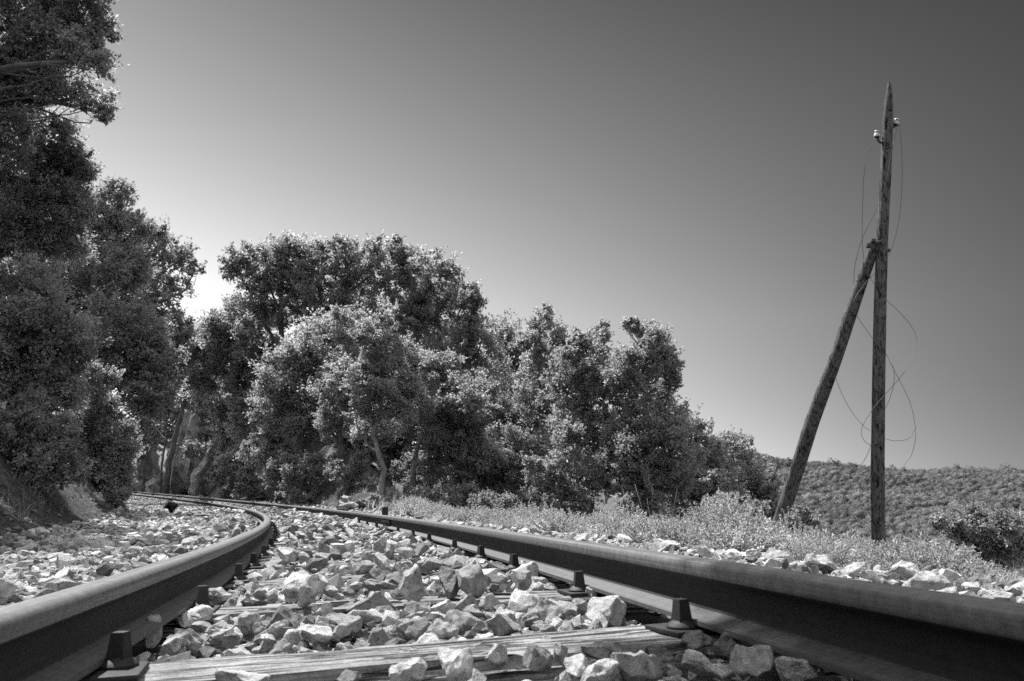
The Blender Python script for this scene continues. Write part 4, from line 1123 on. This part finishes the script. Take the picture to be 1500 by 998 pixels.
def scatter(n, x0, x1, D0, D1, seed, cond):
    g = np.random.default_rng(seed); px = g.uniform(x0, x1, n); D = D0*(D1/D0)**g.random(n)
    p = np.stack([at(a, 700, d) for a, d in zip(px, D)]); z = zground(p[:, 0], p[:, 1]); s, d = near_track(p[:, 0], p[:, 1])
    k = cond(s, d, px, D); return np.stack([p[k, 0], p[k, 1], z[k]], 1)
ptsL = scatter(5200, -350, 420, 4.5, 30, 81, lambda s, d, x, D: (d < -2.5) & (np.random.default_rng(1).random(len(s)) < sstep(-2.3, -4., d)+.15))
blades('dry_grass', 'thin dry grass on the left bank', 'grass', ptsL, .15, .0026, 'litter', 82, .5, 7)
ptsR = scatter(6000, 560, 1850, 3.2, 22, 83, lambda s, d, x, D: (d > 2.1) & (d < 7.5) & (np.random.default_rng(2).random(len(s)) < .25+.75*sstep(4.5, 8, D)))
blades('dry_grass', 'pale dry grass between the herbs of the right verge', 'grass', ptsR, .17, .0018, 'grass', 84, .4, 7)
ptsB = scatter(3000, 200, 600, 11, 45, 85, lambda s, d, x, D: (d > 1.8) & (np.random.default_rng(5).random(len(s)) < .4))
blades('bank_grass', 'scattered grass on the earth bank behind the track', 'grass', ptsB, .20, .006, 'grass', 86, .7, 6)
# leaf litter and twigs
def litter(name, label, pts, sz, mat, seed):
    g = np.random.default_rng(seed); n = len(pts)
    T = unit(np.stack([g.normal(size=n), g.normal(size=n), g.normal(size=n)*.25], 1)); Nn = unit(g.normal(size=(n, 3))*.5+np.array([0, 0, 1.]))
    L = sz*g.uniform(.5, 1.4, n); V, Fq = leaf_quads(pts+np.array([0, 0, .012]), T, Nn, L, L*.3, .2)
    o = add_obj(name, make_mesh(name, V, Fq, [M[mat]])); tag(o, label, 'leaf litter', kind='stuff')
ptsT = scatter(16000, -350, 800, 4.5, 40, 87, lambda s, d, x, D: (d < -2.0) | (d > 1.9))
litter('leaf_litter', 'fallen leaves scattered on the left ground and the bank', ptsT, .06, 'litter', 88)

def far_wood():
    g = np.random.default_rng(91); n = 44000
    az = np.radians(g.uniform(9, 42, n)); R = 110*(480/110)**(g.random(n)**.75)
    x, y = R*np.sin(az), R*np.cos(az); z = zground(x, y, False)
    s, d = near_track(x, y); k = (d > 40) & ((wnoise(np.stack([x*.5, y, z*0], 1), 26, 3, 2) < 1.15)); x, y, z, R = x[k], y[k], z[k], R[k]
    var = []; v1, f1 = ICO[1]
    for i in range(10):
        m = 90; dd = unit(g.normal(size=(m, 3))); dd[:, 2] = abs(dd[:, 2])*1.15-.25; dd = unit(dd)
        bump = lambda q: 1+.14*wnoise(q+i*7, .6, 2, 1)
        C = dd*(bump(dd)*1.02+.07*g.normal(size=m))[:, None]
        Nn = unit(dd+g.normal(size=(m, 3))*.5); T = unit(np.cross(Nn, g.normal(size=(m, 3))))
        V, Fq = leaf_quads(C, T, Nn, g.uniform(.22, .42, m), g.uniform(.10, .19, m), .05)
        Pb = v1*bump(v1)[:, None]*.93
        var.append((V, Fq, Pb))
    Vs, Fs, Ft, off = [], [], [], 0
    for i in range(len(x)):
        rad = min(3.2, g.lognormal(math.log(.95), .33)); a = g.uniform(0, 6.28); c, sn = math.cos(a), math.sin(a)
        V, f, Pb = var[int(g.integers(10))]
        far_ = R[i] > 230
        P = np.concatenate([V[:280] if not far_ else V[:140], Pb])*np.array([rad, rad, rad*g.uniform(.75, 1.2)])
        P = np.stack([P[:, 0]*c-P[:, 1]*sn, P[:, 0]*sn+P[:, 1]*c, P[:, 2]], 1)+np.array([x[i], y[i], z[i]+rad*.5])
        nq = len(P)-len(Pb)
        Vs.append(P); Fs.append(f[:nq//4]+off); Ft.append(f1+off+nq); off += len(P)
    Fs = [np.concatenate(Fs), np.concatenate(Ft)]
    me = make_mesh('hillside_wood', np.concatenate(Vs), Fs, [M['far_leaf']], True)
    o = add_obj('hillside_wood', me); tag(o, 'dense low wood covering the far hillside', 'wood', kind='stuff')
far_wood()
